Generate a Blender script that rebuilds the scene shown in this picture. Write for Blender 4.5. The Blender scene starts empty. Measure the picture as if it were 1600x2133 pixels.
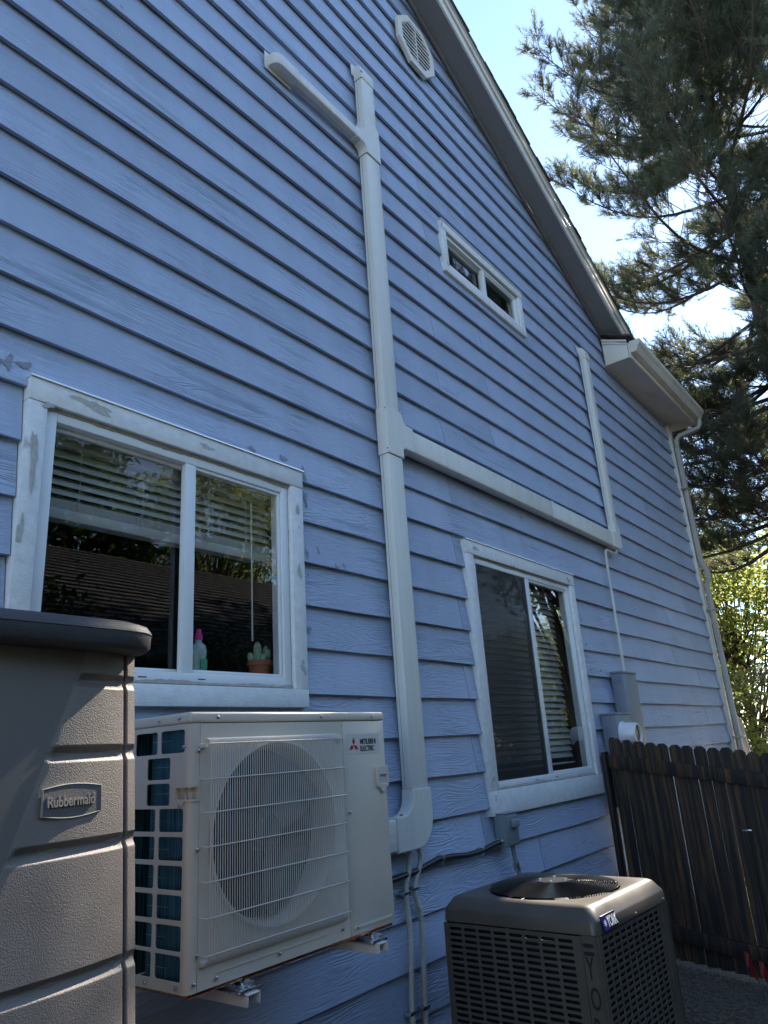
import bpy, bmesh, math, random
import numpy as np
from mathutils import Vector, Matrix
R = math.radians
random.seed(7); rng = np.random.default_rng(11)
scene = bpy.context.scene
COL = scene.collection

# ------------------------------------------------------------------ camera
cam = bpy.data.cameras.new('camera'); cam_o = bpy.data.objects.new('camera', cam); COL.objects.link(cam_o)
fw = Vector((0.75922856, 0.56994108, 0.31422788)); rt = Vector((0.61607088, -0.7850328, -0.06465424)); up = Vector((-0.20983009, -0.242674, 0.94714342))
m = Matrix((rt, up, -fw)).transposed().to_4x4(); m.translation = Vector((0, -2.30, 1.6))
cam_o.matrix_world = m
cam.sensor_fit = 'VERTICAL'; cam.sensor_height = 36; cam.lens = 36 * 1512.46 / 2133
cam.clip_start = .05; cam.clip_end = 3000
scene.camera = cam_o

# ------------------------------------------------------------------ sky, sun, exposure
SUN_EL, SUN_AZ = 39.5, 1.6            # azimuth from +x towards +y
world = bpy.data.worlds.new('World'); scene.world = world; world.use_nodes = True
nt = world.node_tree; bg = nt.nodes['Background']
sky = nt.nodes.new('ShaderNodeTexSky'); sky.sky_type = 'NISHITA'; sky.sun_disc = False
sky.sun_elevation = R(SUN_EL); sky.sun_rotation = R(90 - SUN_AZ); sky.altitude = 1600
sky.air_density = 1.1; sky.dust_density = .13; sky.ozone_density = 0.8
nt.links.new(sky.outputs[0], bg.inputs['Color']); bg.inputs['Strength'].default_value = 0.15
sl = bpy.data.lights.new('sun', 'SUN'); sl.energy = 5; sl.angle = R(.53); sl.color = (1, .90, .76)
so = bpy.data.objects.new('sun', sl); COL.objects.link(so)
sd = Vector((math.cos(R(SUN_EL)) * math.cos(R(SUN_AZ)), math.cos(R(SUN_EL)) * math.sin(R(SUN_AZ)), math.sin(R(SUN_EL))))
so.rotation_euler = sd.to_track_quat('Z', 'Y').to_euler(); so.location = (30, 0, 30)
vs = scene.view_settings; vs.view_transform = 'Standard'; vs.look = 'None'; vs.gamma = 1; vs.exposure = 1.62
SUN = np.array(sd)
cy = scene.cycles; cy.max_bounces = 6; cy.diffuse_bounces = 3; cy.glossy_bounces = 3; cy.transmission_bounces = 4; cy.transparent_max_bounces = 8

# ------------------------------------------------------------------ materials
MATS = {}
def newmat(name):
    ma = bpy.data.materials.new(name); ma.use_nodes = True
    b = ma.node_tree.nodes['Principled BSDF']; MATS[name] = ma
    return ma, ma.node_tree, b
def N(t, typ, **kw):
    n = t.nodes.new(typ)
    for k, v in kw.items():
        if k in n.inputs: n.inputs[k].default_value = v
        else: setattr(n, k, v)
    return n
def ramp(t, fac, stops):
    r = t.nodes.new('ShaderNodeValToRGB'); e = r.color_ramp.elements
    while len(e) < len(stops): e.new(.5)
    for i, (p, c) in enumerate(stops):
        e[i].position = p; e[i].color = (c, c, c, 1) if not hasattr(c, '__len__') else (*c, 1)
    t.links.new(fac, r.inputs[0]); return r
def mk(name, col, rough=.5, metal=0, var=.1, vscale=5, bump=0, bscale=150, spec=.5, stretch=(1, 1, 1), dirt=0, trans=None):
    ma, t, b = newmat(name); L = t.links.new
    tc = N(t, 'ShaderNodeTexCoord'); mp = N(t, 'ShaderNodeMapping'); mp.inputs['Scale'].default_value = stretch
    L(tc.outputs['Object'], mp.inputs[0])
    n = N(t, 'ShaderNodeTexNoise', Scale=vscale, Detail=6, Roughness=.6); L(mp.outputs[0], n.inputs['Vector'])
    lo = [max(0, c * (1 - var)) for c in col]; hi = [min(1, c * (1 + var)) for c in col]
    r = ramp(t, n.outputs[0], [(.3, lo), (.7, hi)]); out = r.outputs[0]
    if dirt:
        n2 = N(t, 'ShaderNodeTexNoise', Scale=2.3, Detail=9, Roughness=.7); L(tc.outputs['Object'], n2.inputs['Vector'])
        r2 = ramp(t, n2.outputs[0], [(.52, 0), (.75, dirt)]); mx = N(t, 'ShaderNodeMixRGB'); mx.inputs[2].default_value = (*[c * .45 for c in col], 1)
        L(r2.outputs[0], mx.inputs[0]); L(out, mx.inputs[1]); out = mx.outputs[0]
    L(out, b.inputs['Base Color'])
    rr = ramp(t, n.outputs[0], [(.3, max(0, rough - .07)), (.7, min(1, rough + .07))]); L(rr.outputs[0], b.inputs['Roughness'])
    b.inputs['Metallic'].default_value = metal; b.inputs['Specular IOR Level'].default_value = spec
    if bump:
        n3 = N(t, 'ShaderNodeTexNoise', Scale=bscale, Detail=4); L(mp.outputs[0], n3.inputs['Vector'])
        bm = N(t, 'ShaderNodeBump', Strength=bump, Distance=.002); L(n3.outputs[0], bm.inputs['Height']); L(bm.outputs[0], b.inputs['Normal'])
    return ma
def siding_mat():
    ma, t, b = newmat('siding_paint'); L = t.links.new
    tc = N(t, 'ShaderNodeTexCoord'); oi = N(t, 'ShaderNodeObjectInfo')
    off = N(t, 'ShaderNodeVectorMath', operation='SCALE'); off.inputs[0].default_value = (37, 11, 53); L(oi.outputs['Random'], off.inputs['Scale'])
    ad = N(t, 'ShaderNodeVectorMath', operation='ADD'); L(tc.outputs['Object'], ad.inputs[0]); L(off.outputs[0], ad.inputs[1])
    # cathedral grain: height field across the board, bent by stretched noise, read as rings
    mp = N(t, 'ShaderNodeMapping'); mp.inputs['Scale'].default_value = (1.0, 3, 8.5); L(ad.outputs[0], mp.inputs[0])
    n = N(t, 'ShaderNodeTexNoise', Scale=1.0, Detail=2.5, Roughness=.5); L(mp.outputs[0], n.inputs['Vector'])
    mul = N(t, 'ShaderNodeMath', operation='MULTIPLY'); mul.inputs[1].default_value = 150; L(n.outputs[0], mul.inputs[0])
    sn = N(t, 'ShaderNodeMath', operation='SINE'); L(mul.outputs[0], sn.inputs[0])
    mp2 = N(t, 'ShaderNodeMapping'); mp2.inputs['Scale'].default_value = (14, 60, 190); L(ad.outputs[0], mp2.inputs[0])
    n2 = N(t, 'ShaderNodeTexNoise', Scale=1.0, Detail=4, Roughness=.6); L(mp2.outputs[0], n2.inputs['Vector'])
    mk_ = N(t, 'ShaderNodeTexNoise', Scale=3.0, Detail=1.5); L(ad.outputs[0], mk_.inputs['Vector'])
    msk = ramp(t, mk_.outputs[0], [(.38, .15), (.66, 1)])
    gr = N(t, 'ShaderNodeMath', operation='MULTIPLY'); L(sn.outputs[0], gr.inputs[0]); L(msk.outputs[0], gr.inputs[1])
    g2 = N(t, 'ShaderNodeMath', operation='MULTIPLY_ADD'); L(n2.outputs[0], g2.inputs[0]); g2.inputs[1].default_value = 2.2; L(gr.outputs[0], g2.inputs[2])
    bm = N(t, 'ShaderNodeBump', Strength=.85, Distance=.0016); L(g2.outputs[0], bm.inputs['Height']); L(bm.outputs[0], b.inputs['Normal'])
    # colour: slight fading between boards, chalky clouds, a few putty smudges and nail marks
    n3 = N(t, 'ShaderNodeTexNoise', Scale=2.0, Detail=8, Roughness=.65); L(ad.outputs[0], n3.inputs['Vector'])
    r1 = ramp(t, n3.outputs[0], [(.3, (.352, .428, .578)), (.7, (.400, .480, .636))])
    hv = N(t, 'ShaderNodeHueSaturation'); L(r1.outputs[0], hv.inputs['Color'])
    rv = N(t, 'ShaderNodeMapRange'); rv.inputs['To Min'].default_value = .90; rv.inputs['To Max'].default_value = 1.09; L(oi.outputs['Random'], rv.inputs[0]); L(rv.outputs[0], hv.inputs['Value'])
    mp5 = N(t, 'ShaderNodeMapping'); mp5.inputs['Scale'].default_value = (5.5, 1, .55); L(tc.outputs['Object'], mp5.inputs[0])
    n5 = N(t, 'ShaderNodeTexNoise', Scale=1, Detail=7, Roughness=.65); L(mp5.outputs[0], n5.inputs['Vector'])
    r5 = ramp(t, n5.outputs[0], [(.36, (.82, .82, .80)), (.62, (1.0, 1.0, 1.0))]); mx5 = N(t, 'ShaderNodeMixRGB', blend_type='MULTIPLY'); mx5.inputs[0].default_value = .4; L(hv.outputs[0], mx5.inputs[1]); L(r5.outputs[0], mx5.inputs[2]); hv = mx5
    n4 = N(t, 'ShaderNodeTexNoise', Scale=9, Detail=5, Roughness=.6); L(ad.outputs[0], n4.inputs['Vector'])
    r4 = ramp(t, n4.outputs[0], [(.70, 0), (.735, .55)])
    mx = N(t, 'ShaderNodeMixRGB'); mx.inputs[2].default_value = (.10, .115, .14, 1); L(r4.outputs[0], mx.inputs[0]); L(hv.outputs[0], mx.inputs[1])
    vo = N(t, 'ShaderNodeTexVoronoi', Scale=5.0); L(ad.outputs[0], vo.inputs['Vector'])
    rv2 = ramp(t, vo.outputs['Distance'], [(.018, .7), (.028, 0)])
    mx2 = N(t, 'ShaderNodeMixRGB'); mx2.inputs[2].default_value = (.03, .035, .045, 1); L(rv2.outputs[0], mx2.inputs[0]); L(mx.outputs[0], mx2.inputs[1])
    L(mx2.outputs[0], b.inputs['Base Color'])
    b.inputs['Roughness'].default_value = .42; b.inputs['Specular IOR Level'].default_value = .5
    return ma
def trim_mat():
    ma, t, b = newmat('trim_paint'); L = t.links.new
    tc = N(t, 'ShaderNodeTexCoord')
    mp = N(t, 'ShaderNodeMapping'); mp.inputs['Scale'].default_value = (1, 1, .8); L(tc.outputs['Object'], mp.inputs[0])
    n = N(t, 'ShaderNodeTexNoise', Scale=7, Detail=6, Roughness=.62); L(mp.outputs[0], n.inputs['Vector'])
    r = ramp(t, n.outputs[0], [(.63, 0), (.66, .6)])
    n2 = N(t, 'ShaderNodeTexNoise', Scale=30, Detail=5); L(tc.outputs['Object'], n2.inputs['Vector'])
    base = ramp(t, n2.outputs[0], [(.3, (.66, .68, .68)), (.7, (.78, .80, .79))])
    mx = N(t, 'ShaderNodeMixRGB'); mx.inputs[2].default_value = (.30, .30, .285, 1); L(r.outputs[0], mx.inputs[0]); L(base.outputs[0], mx.inputs[1])
    L(mx.outputs[0], b.inputs['Base Color']); b.inputs['Roughness'].default_value = .6
    mp2 = N(t, 'ShaderNodeMapping'); mp2.inputs['Scale'].default_value = (60, 60, 130); L(tc.outputs['Object'], mp2.inputs[0])
    n3 = N(t, 'ShaderNodeTexNoise', Scale=1, Detail=4); L(mp2.outputs[0], n3.inputs['Vector'])
    bm = N(t, 'ShaderNodeBump', Strength=.6, Distance=.0025); L(n3.outputs[0], bm.inputs['Height']); L(bm.outputs[0], b.inputs['Normal'])
    return ma
def glass_mat():
    ma, t, b = newmat('window_glass'); L = t.links.new
    o = t.nodes['Material Output']; fr = N(t, 'ShaderNodeFresnel', IOR=1.52)
    m2 = N(t, 'ShaderNodeMath', operation='MULTIPLY'); m2.inputs[1].default_value = 1.25; m2.use_clamp = True; L(fr.outputs[0], m2.inputs[0])
    tr = N(t, 'ShaderNodeBsdfTransparent'); tr.inputs[0].default_value = (.90, .915, .91, 1)
    gl = N(t, 'ShaderNodeBsdfGlossy', Roughness=.004); gl.inputs[0].default_value = (1, 1, 1, 1)
    n = N(t, 'ShaderNodeTexNoise', Scale=2.2, Detail=1); bm = N(t, 'ShaderNodeBump', Strength=.03, Distance=.01); L(n.outputs[0], bm.inputs['Height']); L(bm.outputs[0], gl.inputs['Normal'])
    ge = N(t, 'ShaderNodeNewGeometry'); iv = N(t, 'ShaderNodeMath', operation='SUBTRACT'); iv.inputs[0].default_value = 1; L(ge.outputs['Backfacing'], iv.inputs[1])
    m3 = N(t, 'ShaderNodeMath', operation='MULTIPLY'); L(m2.outputs[0], m3.inputs[0]); L(iv.outputs[0], m3.inputs[1])
    mx = N(t, 'ShaderNodeMixShader'); L(m3.outputs[0], mx.inputs[0]); L(tr.outputs[0], mx.inputs[1]); L(gl.outputs[0], mx.inputs[2]); L(mx.outputs[0], o.inputs[0])
    return ma
def screen_mat():
    ma, t, b = newmat('insect_screen'); L = t.links.new
    o = t.nodes['Material Output']; tr = N(t, 'ShaderNodeBsdfTransparent'); b.inputs['Base Color'].default_value = (.02, .022, .025, 1); b.inputs['Roughness'].default_value = .7
    mx = N(t, 'ShaderNodeMixShader'); mx.inputs[0].default_value = .5; L(tr.outputs[0], mx.inputs[1]); L(b.outputs[0], mx.inputs[2]); L(mx.outputs[0], o.inputs[0])
    return ma
def leaf_mat(name, c1, c2, tcol, tw=.5):
    ma, t, b = newmat(name); L = t.links.new
    o = t.nodes['Material Output']; g = N(t, 'ShaderNodeNewGeometry')
    r = ramp(t, g.outputs['Random Per Island'], [(0, c1), (1, c2)]); L(r.outputs[0], b.inputs['Base Color']); b.inputs['Roughness'].default_value = .5
    tl = N(t, 'ShaderNodeBsdfTranslucent'); tl.inputs[0].default_value = (*tcol, 1)
    mx = N(t, 'ShaderNodeMixShader'); mx.inputs[0].default_value = tw; L(b.outputs[0], mx.inputs[1]); L(tl.outputs[0], mx.inputs[2]); L(mx.outputs[0], o.inputs[0])
    return ma
def fence_mat():
    ma, t, b = newmat('fence_wood'); L = t.links.new
    tc = N(t, 'ShaderNodeTexCoord'); oi = N(t, 'ShaderNodeObjectInfo')
    off = N(t, 'ShaderNodeVectorMath', operation='SCALE'); off.inputs[0].default_value = (13, 41, 7); L(oi.outputs['Random'], off.inputs['Scale'])
    ad = N(t, 'ShaderNodeVectorMath', operation='ADD'); L(tc.outputs['Object'], ad.inputs[0]); L(off.outputs[0], ad.inputs[1])
    mp = N(t, 'ShaderNodeMapping'); mp.inputs['Scale'].default_value = (9, 22, .9); L(ad.outputs[0], mp.inputs[0])
    n = N(t, 'ShaderNodeTexNoise', Scale=1.3, Detail=6, Roughness=.62, Distortion=.7); L(mp.outputs[0], n.inputs['Vector'])
    r = ramp(t, n.outputs[0], [(.40, (.008, .007, .006)), (.50, (.022, .015, .010)), (.60, (.085, .044, .015)), (.74, (.19, .095, .03))])
    L(r.outputs[0], b.inputs['Base Color']); b.inputs['Roughness'].default_value = .62
    bm = N(t, 'ShaderNodeBump', Strength=.6, Distance=.003); L(n.outputs[0], bm.inputs['Height']); L(bm.outputs[0], b.inputs['Normal'])
    return ma
def ground_mat():
    ma, t, b = newmat('ground_soil'); L = t.links.new
    tc = N(t, 'ShaderNodeTexCoord'); n = N(t, 'ShaderNodeTexNoise', Scale=.5, Detail=10, Roughness=.7); L(tc.outputs['Object'], n.inputs['Vector'])
    v = N(t, 'ShaderNodeTexVoronoi', Scale=45); L(tc.outputs['Object'], v.inputs['Vector'])
    r = ramp(t, n.outputs[0], [(.35, (.11, .09, .07)), (.65, (.23, .195, .155))])
    mx = N(t, 'ShaderNodeMixRGB', blend_type='MULTIPLY'); mx.inputs[0].default_value = .6; L(r.outputs[0], mx.inputs[1]); L(v.outputs['Color'], mx.inputs[2])
    L(mx.outputs[0], b.inputs['Base Color']); b.inputs['Roughness'].default_value = .9
    bm = N(t, 'ShaderNodeBump', Strength=.9, Distance=.012); L(v.outputs['Distance'], bm.inputs['Height']); L(bm.outputs[0], b.inputs['Normal'])
    return ma
def coil_mat():
    ma, t, b = newmat('coil_fins'); L = t.links.new
    tc = N(t, 'ShaderNodeTexCoord'); mp = N(t, 'ShaderNodeMapping'); mp.inputs['Scale'].default_value = (90, 90, 1.2); L(tc.outputs['Object'], mp.inputs[0])
    n = N(t, 'ShaderNodeTexNoise', Scale=3, Detail=5); L(mp.outputs[0], n.inputs['Vector'])
    r = ramp(t, n.outputs[0], [(.38, (.006, .03, .05)), (.62, (.06, .20, .24))]); L(r.outputs[0], b.inputs['Base Color']); b.inputs['Roughness'].default_value = .35; b.inputs['Metallic'].default_value = .35
    return ma
def shingle_mat():
    ma, t, b = newmat('shingles'); L = t.links.new
    tc = N(t, 'ShaderNodeTexCoord'); br = N(t, 'ShaderNodeTexBrick', Scale=3.2); br.inputs['Color1'].default_value = (.05, .046, .042, 1); br.inputs['Color2'].default_value = (.10, .092, .084, 1); br.inputs['Mortar'].default_value = (.015, .014, .013, 1)
    br.inputs['Mortar Size'].default_value = .012; L(tc.outputs['Object'], br.inputs['Vector']); L(br.outputs[0], b.inputs['Base Color']); b.inputs['Roughness'].default_value = .85
    bm = N(t, 'ShaderNodeBump', Strength=1, Distance=.01); L(br.outputs['Fac'], bm.inputs['Height']); bm.invert = True; L(bm.outputs[0], b.inputs['Normal'])
    return ma
def shed_mat():
    ma, t, b = newmat('shed_plastic'); L = t.links.new
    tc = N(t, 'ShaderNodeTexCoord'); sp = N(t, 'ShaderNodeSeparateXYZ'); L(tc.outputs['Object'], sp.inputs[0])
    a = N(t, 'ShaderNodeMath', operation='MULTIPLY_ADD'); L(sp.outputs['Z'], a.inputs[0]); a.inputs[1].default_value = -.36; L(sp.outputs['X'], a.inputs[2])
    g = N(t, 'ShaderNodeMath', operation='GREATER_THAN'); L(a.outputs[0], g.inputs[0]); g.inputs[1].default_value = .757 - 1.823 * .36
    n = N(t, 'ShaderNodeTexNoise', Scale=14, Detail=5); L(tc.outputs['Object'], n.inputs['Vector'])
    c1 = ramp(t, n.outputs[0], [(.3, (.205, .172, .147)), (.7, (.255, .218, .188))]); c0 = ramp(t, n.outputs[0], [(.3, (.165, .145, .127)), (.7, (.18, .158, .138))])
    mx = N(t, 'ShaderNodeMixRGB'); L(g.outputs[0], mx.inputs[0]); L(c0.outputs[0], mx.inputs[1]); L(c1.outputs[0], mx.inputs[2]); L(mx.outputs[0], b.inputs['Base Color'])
    n2 = N(t, 'ShaderNodeTexNoise', Scale=420, Detail=4); L(tc.outputs['Object'], n2.inputs['Vector'])
    st = N(t, 'ShaderNodeMapRange'); st.inputs['To Min'].default_value = .12; st.inputs['To Max'].default_value = .7; L(g.outputs[0], st.inputs[0])
    bm = N(t, 'ShaderNodeBump', Distance=.0018); L(st.outputs[0], bm.inputs['Strength']); L(n2.outputs[0], bm.inputs['Height']); L(bm.outputs[0], b.inputs['Normal']); b.inputs['Roughness'].default_value = .52
shed_mat(); siding_mat(); trim_mat(); glass_mat(); screen_mat(); fence_mat(); ground_mat(); coil_mat(); shingle_mat()
mk('vinyl', (.72, .75, .76), .38, var=.05); mk('gutter_paint', (.66, .62, .54), .4, var=.08, dirt=.25); mk('downspout_paint', (.40, .38, .34), .45, var=.1, dirt=.3)
mk('soffit_paint', (.20, .20, .20), .6, var=.06, bump=.15, bscale=60); mk('flashing', (.85, .86, .87), .35, metal=.6)
mk('duct_plastic', (.68, .68, .625), .42, var=.07, vscale=3, bump=.12, bscale=25, stretch=(6, 6, .35), dirt=.12); mk('duct_joint', (.05, .055, .055), .7)
mk('case_enamel', (.62, .565, .465), .36, var=.04, bump=.05, bscale=400, dirt=.05); mk('wire_coat', (.64, .625, .575), .38, var=.05)
mk('black_plastic', (.012, .012, .013), .5); mk('fan_grey', (.055, .055, .055), .45); mk('copper', (.62, .27, .13), .28, metal=1); mk('galvanised', (.55, .57, .60), .3, metal=1, var=.2, vscale=60)
mk('logo_red', (.40, .012, .02), .4); mk('logo_ink', (.015, .015, .018), .4); mk('sticker', (.60, .585, .53), .3)
mk('shed_smooth', (.17, .15, .13), .55, var=.08, vscale=3, bump=.2, bscale=350)
mk('shed_lid', (.055, .052, .052), .6, var=.12, vscale=20, bump=.5, bscale=350); mk('plaque', (.15, .14, .135), .5, bump=.2, bscale=300); mk('shed_letter', (.30, .27, .24), .45)
mk('condenser_enamel', (.092, .079, .063), .36, var=.10, vscale=4, bump=.05, bscale=300, spec=.5, dirt=.3); mk('condenser_dark', (.010, .010, .011), .6); mk('fan_guard_wire', (.015, .015, .016), .3)
mk('badge_blue', (.01, .015, .22), .3); mk('badge_white', (.8, .8, .82), .35); mk('badge_black', (.012, .012, .015), .3)
mk('box_grey', (.17, .195, .24), .45, var=.08, dirt=.15); mk('disconnect_grey', (.20, .25, .27), .42, var=.06, dirt=.2); mk('meter_white', (.72, .74, .76), .25); mk('meter_dial', (.03, .03, .03), .1)
mk('flex_black', (.02, .021, .024), .4); mk('drain_hose', (.52, .51, .46), .5, var=.08, dirt=.2); mk('pvc_white', (.62, .61, .57), .4)
mk('blind_slat', (.48, .465, .42), .45, var=.05, bump=.1, bscale=20, stretch=(1, 1, 12)); mk('room_paint', (.16, .165, .175), .8); mk('cord_white', (.6, .58, .52), .6)
mk('terracotta', (.42, .13, .06), .7, var=.15, vscale=25); mk('cactus_skin', (.34, .40, .27), .6, var=.35, vscale=80, bump=.6, bscale=160); mk('soap_clear', (.45, .55, .50), .15); mk('soap_pink', (.75, .03, .25), .3); mk('soap_green', (.10, .45, .25), .4)
mk('bark', (.11, .07, .05), .9, var=.45, vscale=6, bump=1, bscale=12, stretch=(2, 2, .5)); mk('branch_bark', (.065, .046, .036), .9, var=.35, vscale=9, bump=.6, bscale=30)
leaf_mat('needles', (.020, .028, .021), (.042, .054, .034), (.23, .245, .125), .40)
leaf_mat('needles_sunlit', (.06, .08, .045), (.13, .14, .075), (.50, .47, .22), .5)  # paler, more translucent needles: the sunlit look is put into the colour
leaf_mat('leaf_lime', (.08, .14, .02), (.17, .21, .06), (.46, .50, .14), .55); leaf_mat('leaf_green', (.04, .085, .02), (.09, .15, .035), (.22, .38, .05), .5); leaf_mat('leaf_dark', (.02, .045, .016), (.05, .09, .03), (.10, .19, .04), .35)
mk('caulk', (.34, .32, .28), .7, var=.2, vscale=30); mk('gravel', (.13, .11, .09), .85, var=.35, vscale=40); mk('straw', (.24, .17, .10), .8, var=.3, vscale=40)
mk('bounce_concrete', (.52, .46, .37), .85, var=.12, bump=.4, bscale=40); mk('concrete', (.34, .33, .31), .9, var=.15, bump=.6, bscale=60); mk('flag_red', (.22, .012, .015), .5); mk('stucco', (.10, .085, .07), .9, var=.1, bump=.5, bscale=80); mk('roof_fascia', (.5, .48, .44), .5)

# ------------------------------------------------------------------ mesh helpers
def T(loc): return Matrix.Translation(Vector(loc))
def link(o, parent=None, inv=True):
    COL.objects.link(o)
    if parent is not None:
        o.parent = parent
        if parent.type == 'EMPTY' and inv: o.matrix_parent_inverse = parent.matrix_basis.inverted()
    return o
def thing(name, label, cat, loc=(0, 0, 0), rz=0, group=None):
    o = bpy.data.objects.new(name, None); COL.objects.link(o); o.empty_display_size = .1
    o.location = loc; o.rotation_euler = (0, 0, rz); tag(o, label, cat, group); return o
def tag(o, label, cat, group=None):
    o['label'] = label; o['category'] = cat
    if group: o['group'] = group
    return o
class B:
    def __init__(s): s.v = []; s.f = []
    def add(s, V, F):
        n = len(s.v); s.v += [tuple(p) for p in V]; s.f += [tuple(i + n for i in f) for f in F]; return s
    def box(s, x0, x1, y0, y1, z0, z1):
        return s.add([(x0, y0, z0), (x1, y0, z0), (x1, y1, z0), (x0, y1, z0), (x0, y0, z1), (x1, y0, z1), (x1, y1, z1), (x0, y1, z1)],
                     [(0, 3, 2, 1), (4, 5, 6, 7), (0, 1, 5, 4), (1, 2, 6, 5), (2, 3, 7, 6), (3, 0, 4, 7)])
    def prism(s, pts, ax, a, b):
        """polygon pts (u,v) extruded along axis ax from a to b; u,v are the other axes in xyz order"""
        n = len(pts)
        def P(u, v, w): return {0: (w, u, v), 1: (u, w, v), 2: (u, v, w)}[ax]
        V = [P(u, v, a) for u, v in pts] + [P(u, v, b) for u, v in pts]
        F = [tuple(range(n)), tuple(range(2 * n - 1, n - 1, -1))] + [(i, i + n, (i + 1) % n + n, (i + 1) % n) for i in range(n)]
        return s.add(V, F)
    def tube(s, pts, r, n=8, cap=True):
        pts = [Vector(p) for p in pts]; k = len(pts); V = []; F = []
        rr = r if hasattr(r, '__len__') else [r] * k; ref = None
        for i, p in enumerate(pts):
            d = (pts[min(i + 1, k - 1)] - pts[max(i - 1, 0)]).normalized()
            if ref is None: ref = d.orthogonal().normalized()
            ref = (ref - d * ref.dot(d)); ref = ref.normalized() if ref.length > 1e-6 else d.orthogonal().normalized()
            w = d.cross(ref)
            for j in range(n):
                a = 2 * math.pi * j / n; V.append(p + (ref * math.cos(a) + w * math.sin(a)) * rr[i])
        for i in range(k - 1):
            for j in range(n): F.append((i * n + j, i * n + (j + 1) % n, (i + 1) * n + (j + 1) % n, (i + 1) * n + j))
        if cap: F.append(tuple(range(n - 1, -1, -1))); F.append(tuple(range((k - 1) * n, k * n)))
        return s.add(V, F)
    def lathe(s, prof, c, ax=2, n=24, cap=True):
        """profile (r, h) turned about axis through c"""
        V = []; F = []; k = len(prof)
        for r, h in prof:
            for j in range(n):
                a = 2 * math.pi * j / n; u, w = r * math.cos(a), r * math.sin(a)
                V.append({2: (c[0] + u, c[1] + w, c[2] + h), 1: (c[0] + u, c[1] + h, c[2] + w), 0: (c[0] + h, c[1] + u, c[2] + w)}[ax])
        for i in range(k - 1):
            for j in range(n): F.append((i * n + j, i * n + (j + 1) % n, (i + 1) * n + (j + 1) % n, (i + 1) * n + j))
        if cap: F.append(tuple(range(n))); F.append(tuple(range((k - 1) * n, k * n)))
        return s.add(V, F)
    def mesh(s, name, bevel=0, seg=2, smooth=40, fix=True):
        me = bpy.data.meshes.new(name); me.from_pydata(s.v, [], s.f); me.validate()
        bm = bmesh.new(); bm.from_mesh(me)
        if fix: bmesh.ops.recalc_face_normals(bm, faces=bm.faces)
        if bevel:
            es = [e for e in bm.edges if len(e.link_faces) == 2 and e.calc_face_angle(0) > R(35)]
            bmesh.ops.bevel(bm, geom=es, offset=bevel, segments=seg, profile=.5, affect='EDGES', clamp_overlap=True)
        bm.to_mesh(me); bm.free()
        if smooth:
            me.shade_smooth(); me.set_sharp_from_angle(angle=R(smooth))
        return me
    def build(s, name, mat, parent=None, inv=True, **k):
        me = s.mesh(name, **k); me.materials.append(MATS[mat])
        return link(bpy.data.objects.new(name, me), parent, inv)
def from_mesh(name, me, mat, parent=None, inv=True):
    me.materials.clear(); me.materials.append(MATS[mat]); return link(bpy.data.objects.new(name, me), parent, inv)
def ev_mesh(data):
    o = bpy.data.objects.new('tmp', data); COL.objects.link(o); dg = bpy.context.evaluated_depsgraph_get()
    me = bpy.data.meshes.new_from_object(o.evaluated_get(dg)); bpy.data.objects.remove(o); return me
def panel_mesh(loops, t, bev=0, M=None):
    """flat plate with outline loops[0] and holes loops[1:], thickness t, in xy, centred on z=0"""
    cu = bpy.data.curves.new('c', 'CURVE'); cu.dimensions = '2D'; cu.fill_mode = 'BOTH'; cu.extrude = t / 2 - bev; cu.bevel_depth = bev; cu.bevel_resolution = 1; cu.offset = -bev
    for L in loops:
        sp = cu.splines.new('POLY'); sp.points.add(len(L) - 1); sp.use_cyclic_u = True
        for p, q in zip(sp.points, L): p.co = (q[0], q[1], 0, 1)
    me = ev_mesh(cu)
    if M is not None: me.transform(M)
    me.shade_smooth(); me.set_sharp_from_angle(angle=R(35)); return me
def text_mesh(txt, size, t=.001, M=None, sx=1, space=1.0, off=0):
    cu = bpy.data.curves.new('t', 'FONT'); cu.body = txt; cu.size = size; cu.extrude = t; cu.space_character = space; cu.offset = off; cu.resolution_u = 3
    me = ev_mesh(cu); me.transform(Matrix.Diagonal((sx, 1, 1, 1)))
    if M is not None: me.transform(M)
    return me
def rrect(x0, x1, y0, y1, r, n=4):
    P = []
    for cx, cy, a0 in ((x1 - r, y1 - r, 0), (x0 + r, y1 - r, 90), (x0 + r, y0 + r, 180), (x1 - r, y0 + r, 270)):
        for i in range(n + 1):
            a = R(a0 + 90 * i / n); P.append((cx + r * math.cos(a), cy + r * math.sin(a)))
    return P
FRONT = Matrix(((1, 0, 0, 0), (0, 0, -1, 0), (0, 1, 0, 0), (0, 0, 0, 1)))       # local xy -> world xz, local +z -> -y
SIDE = Matrix(((0, 0, -1, 0), (-1, 0, 0, 0), (0, 1, 0, 0), (0, 0, 0, 1)))       # local x -> -y, y -> z, +z -> -x  (face looking -x)
def np_mesh(name, V, F, mat, smooth=False):
    """V (n,3) float, F (m,k) int all same k"""
    me = bpy.data.meshes.new(name); k = F.shape[1]
    me.vertices.add(len(V)); me.vertices.foreach_set('co', np.ascontiguousarray(V, np.float32).ravel())
    me.loops.add(F.size); me.loops.foreach_set('vertex_index', np.ascontiguousarray(F, np.int32).ravel())
    me.polygons.add(len(F)); me.polygons.foreach_set('loop_start', np.arange(0, F.size, k, dtype=np.int32))
    me.update(calc_edges=True); me.materials.append(MATS[mat])
    if smooth: me.shade_smooth()
    return me

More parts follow.
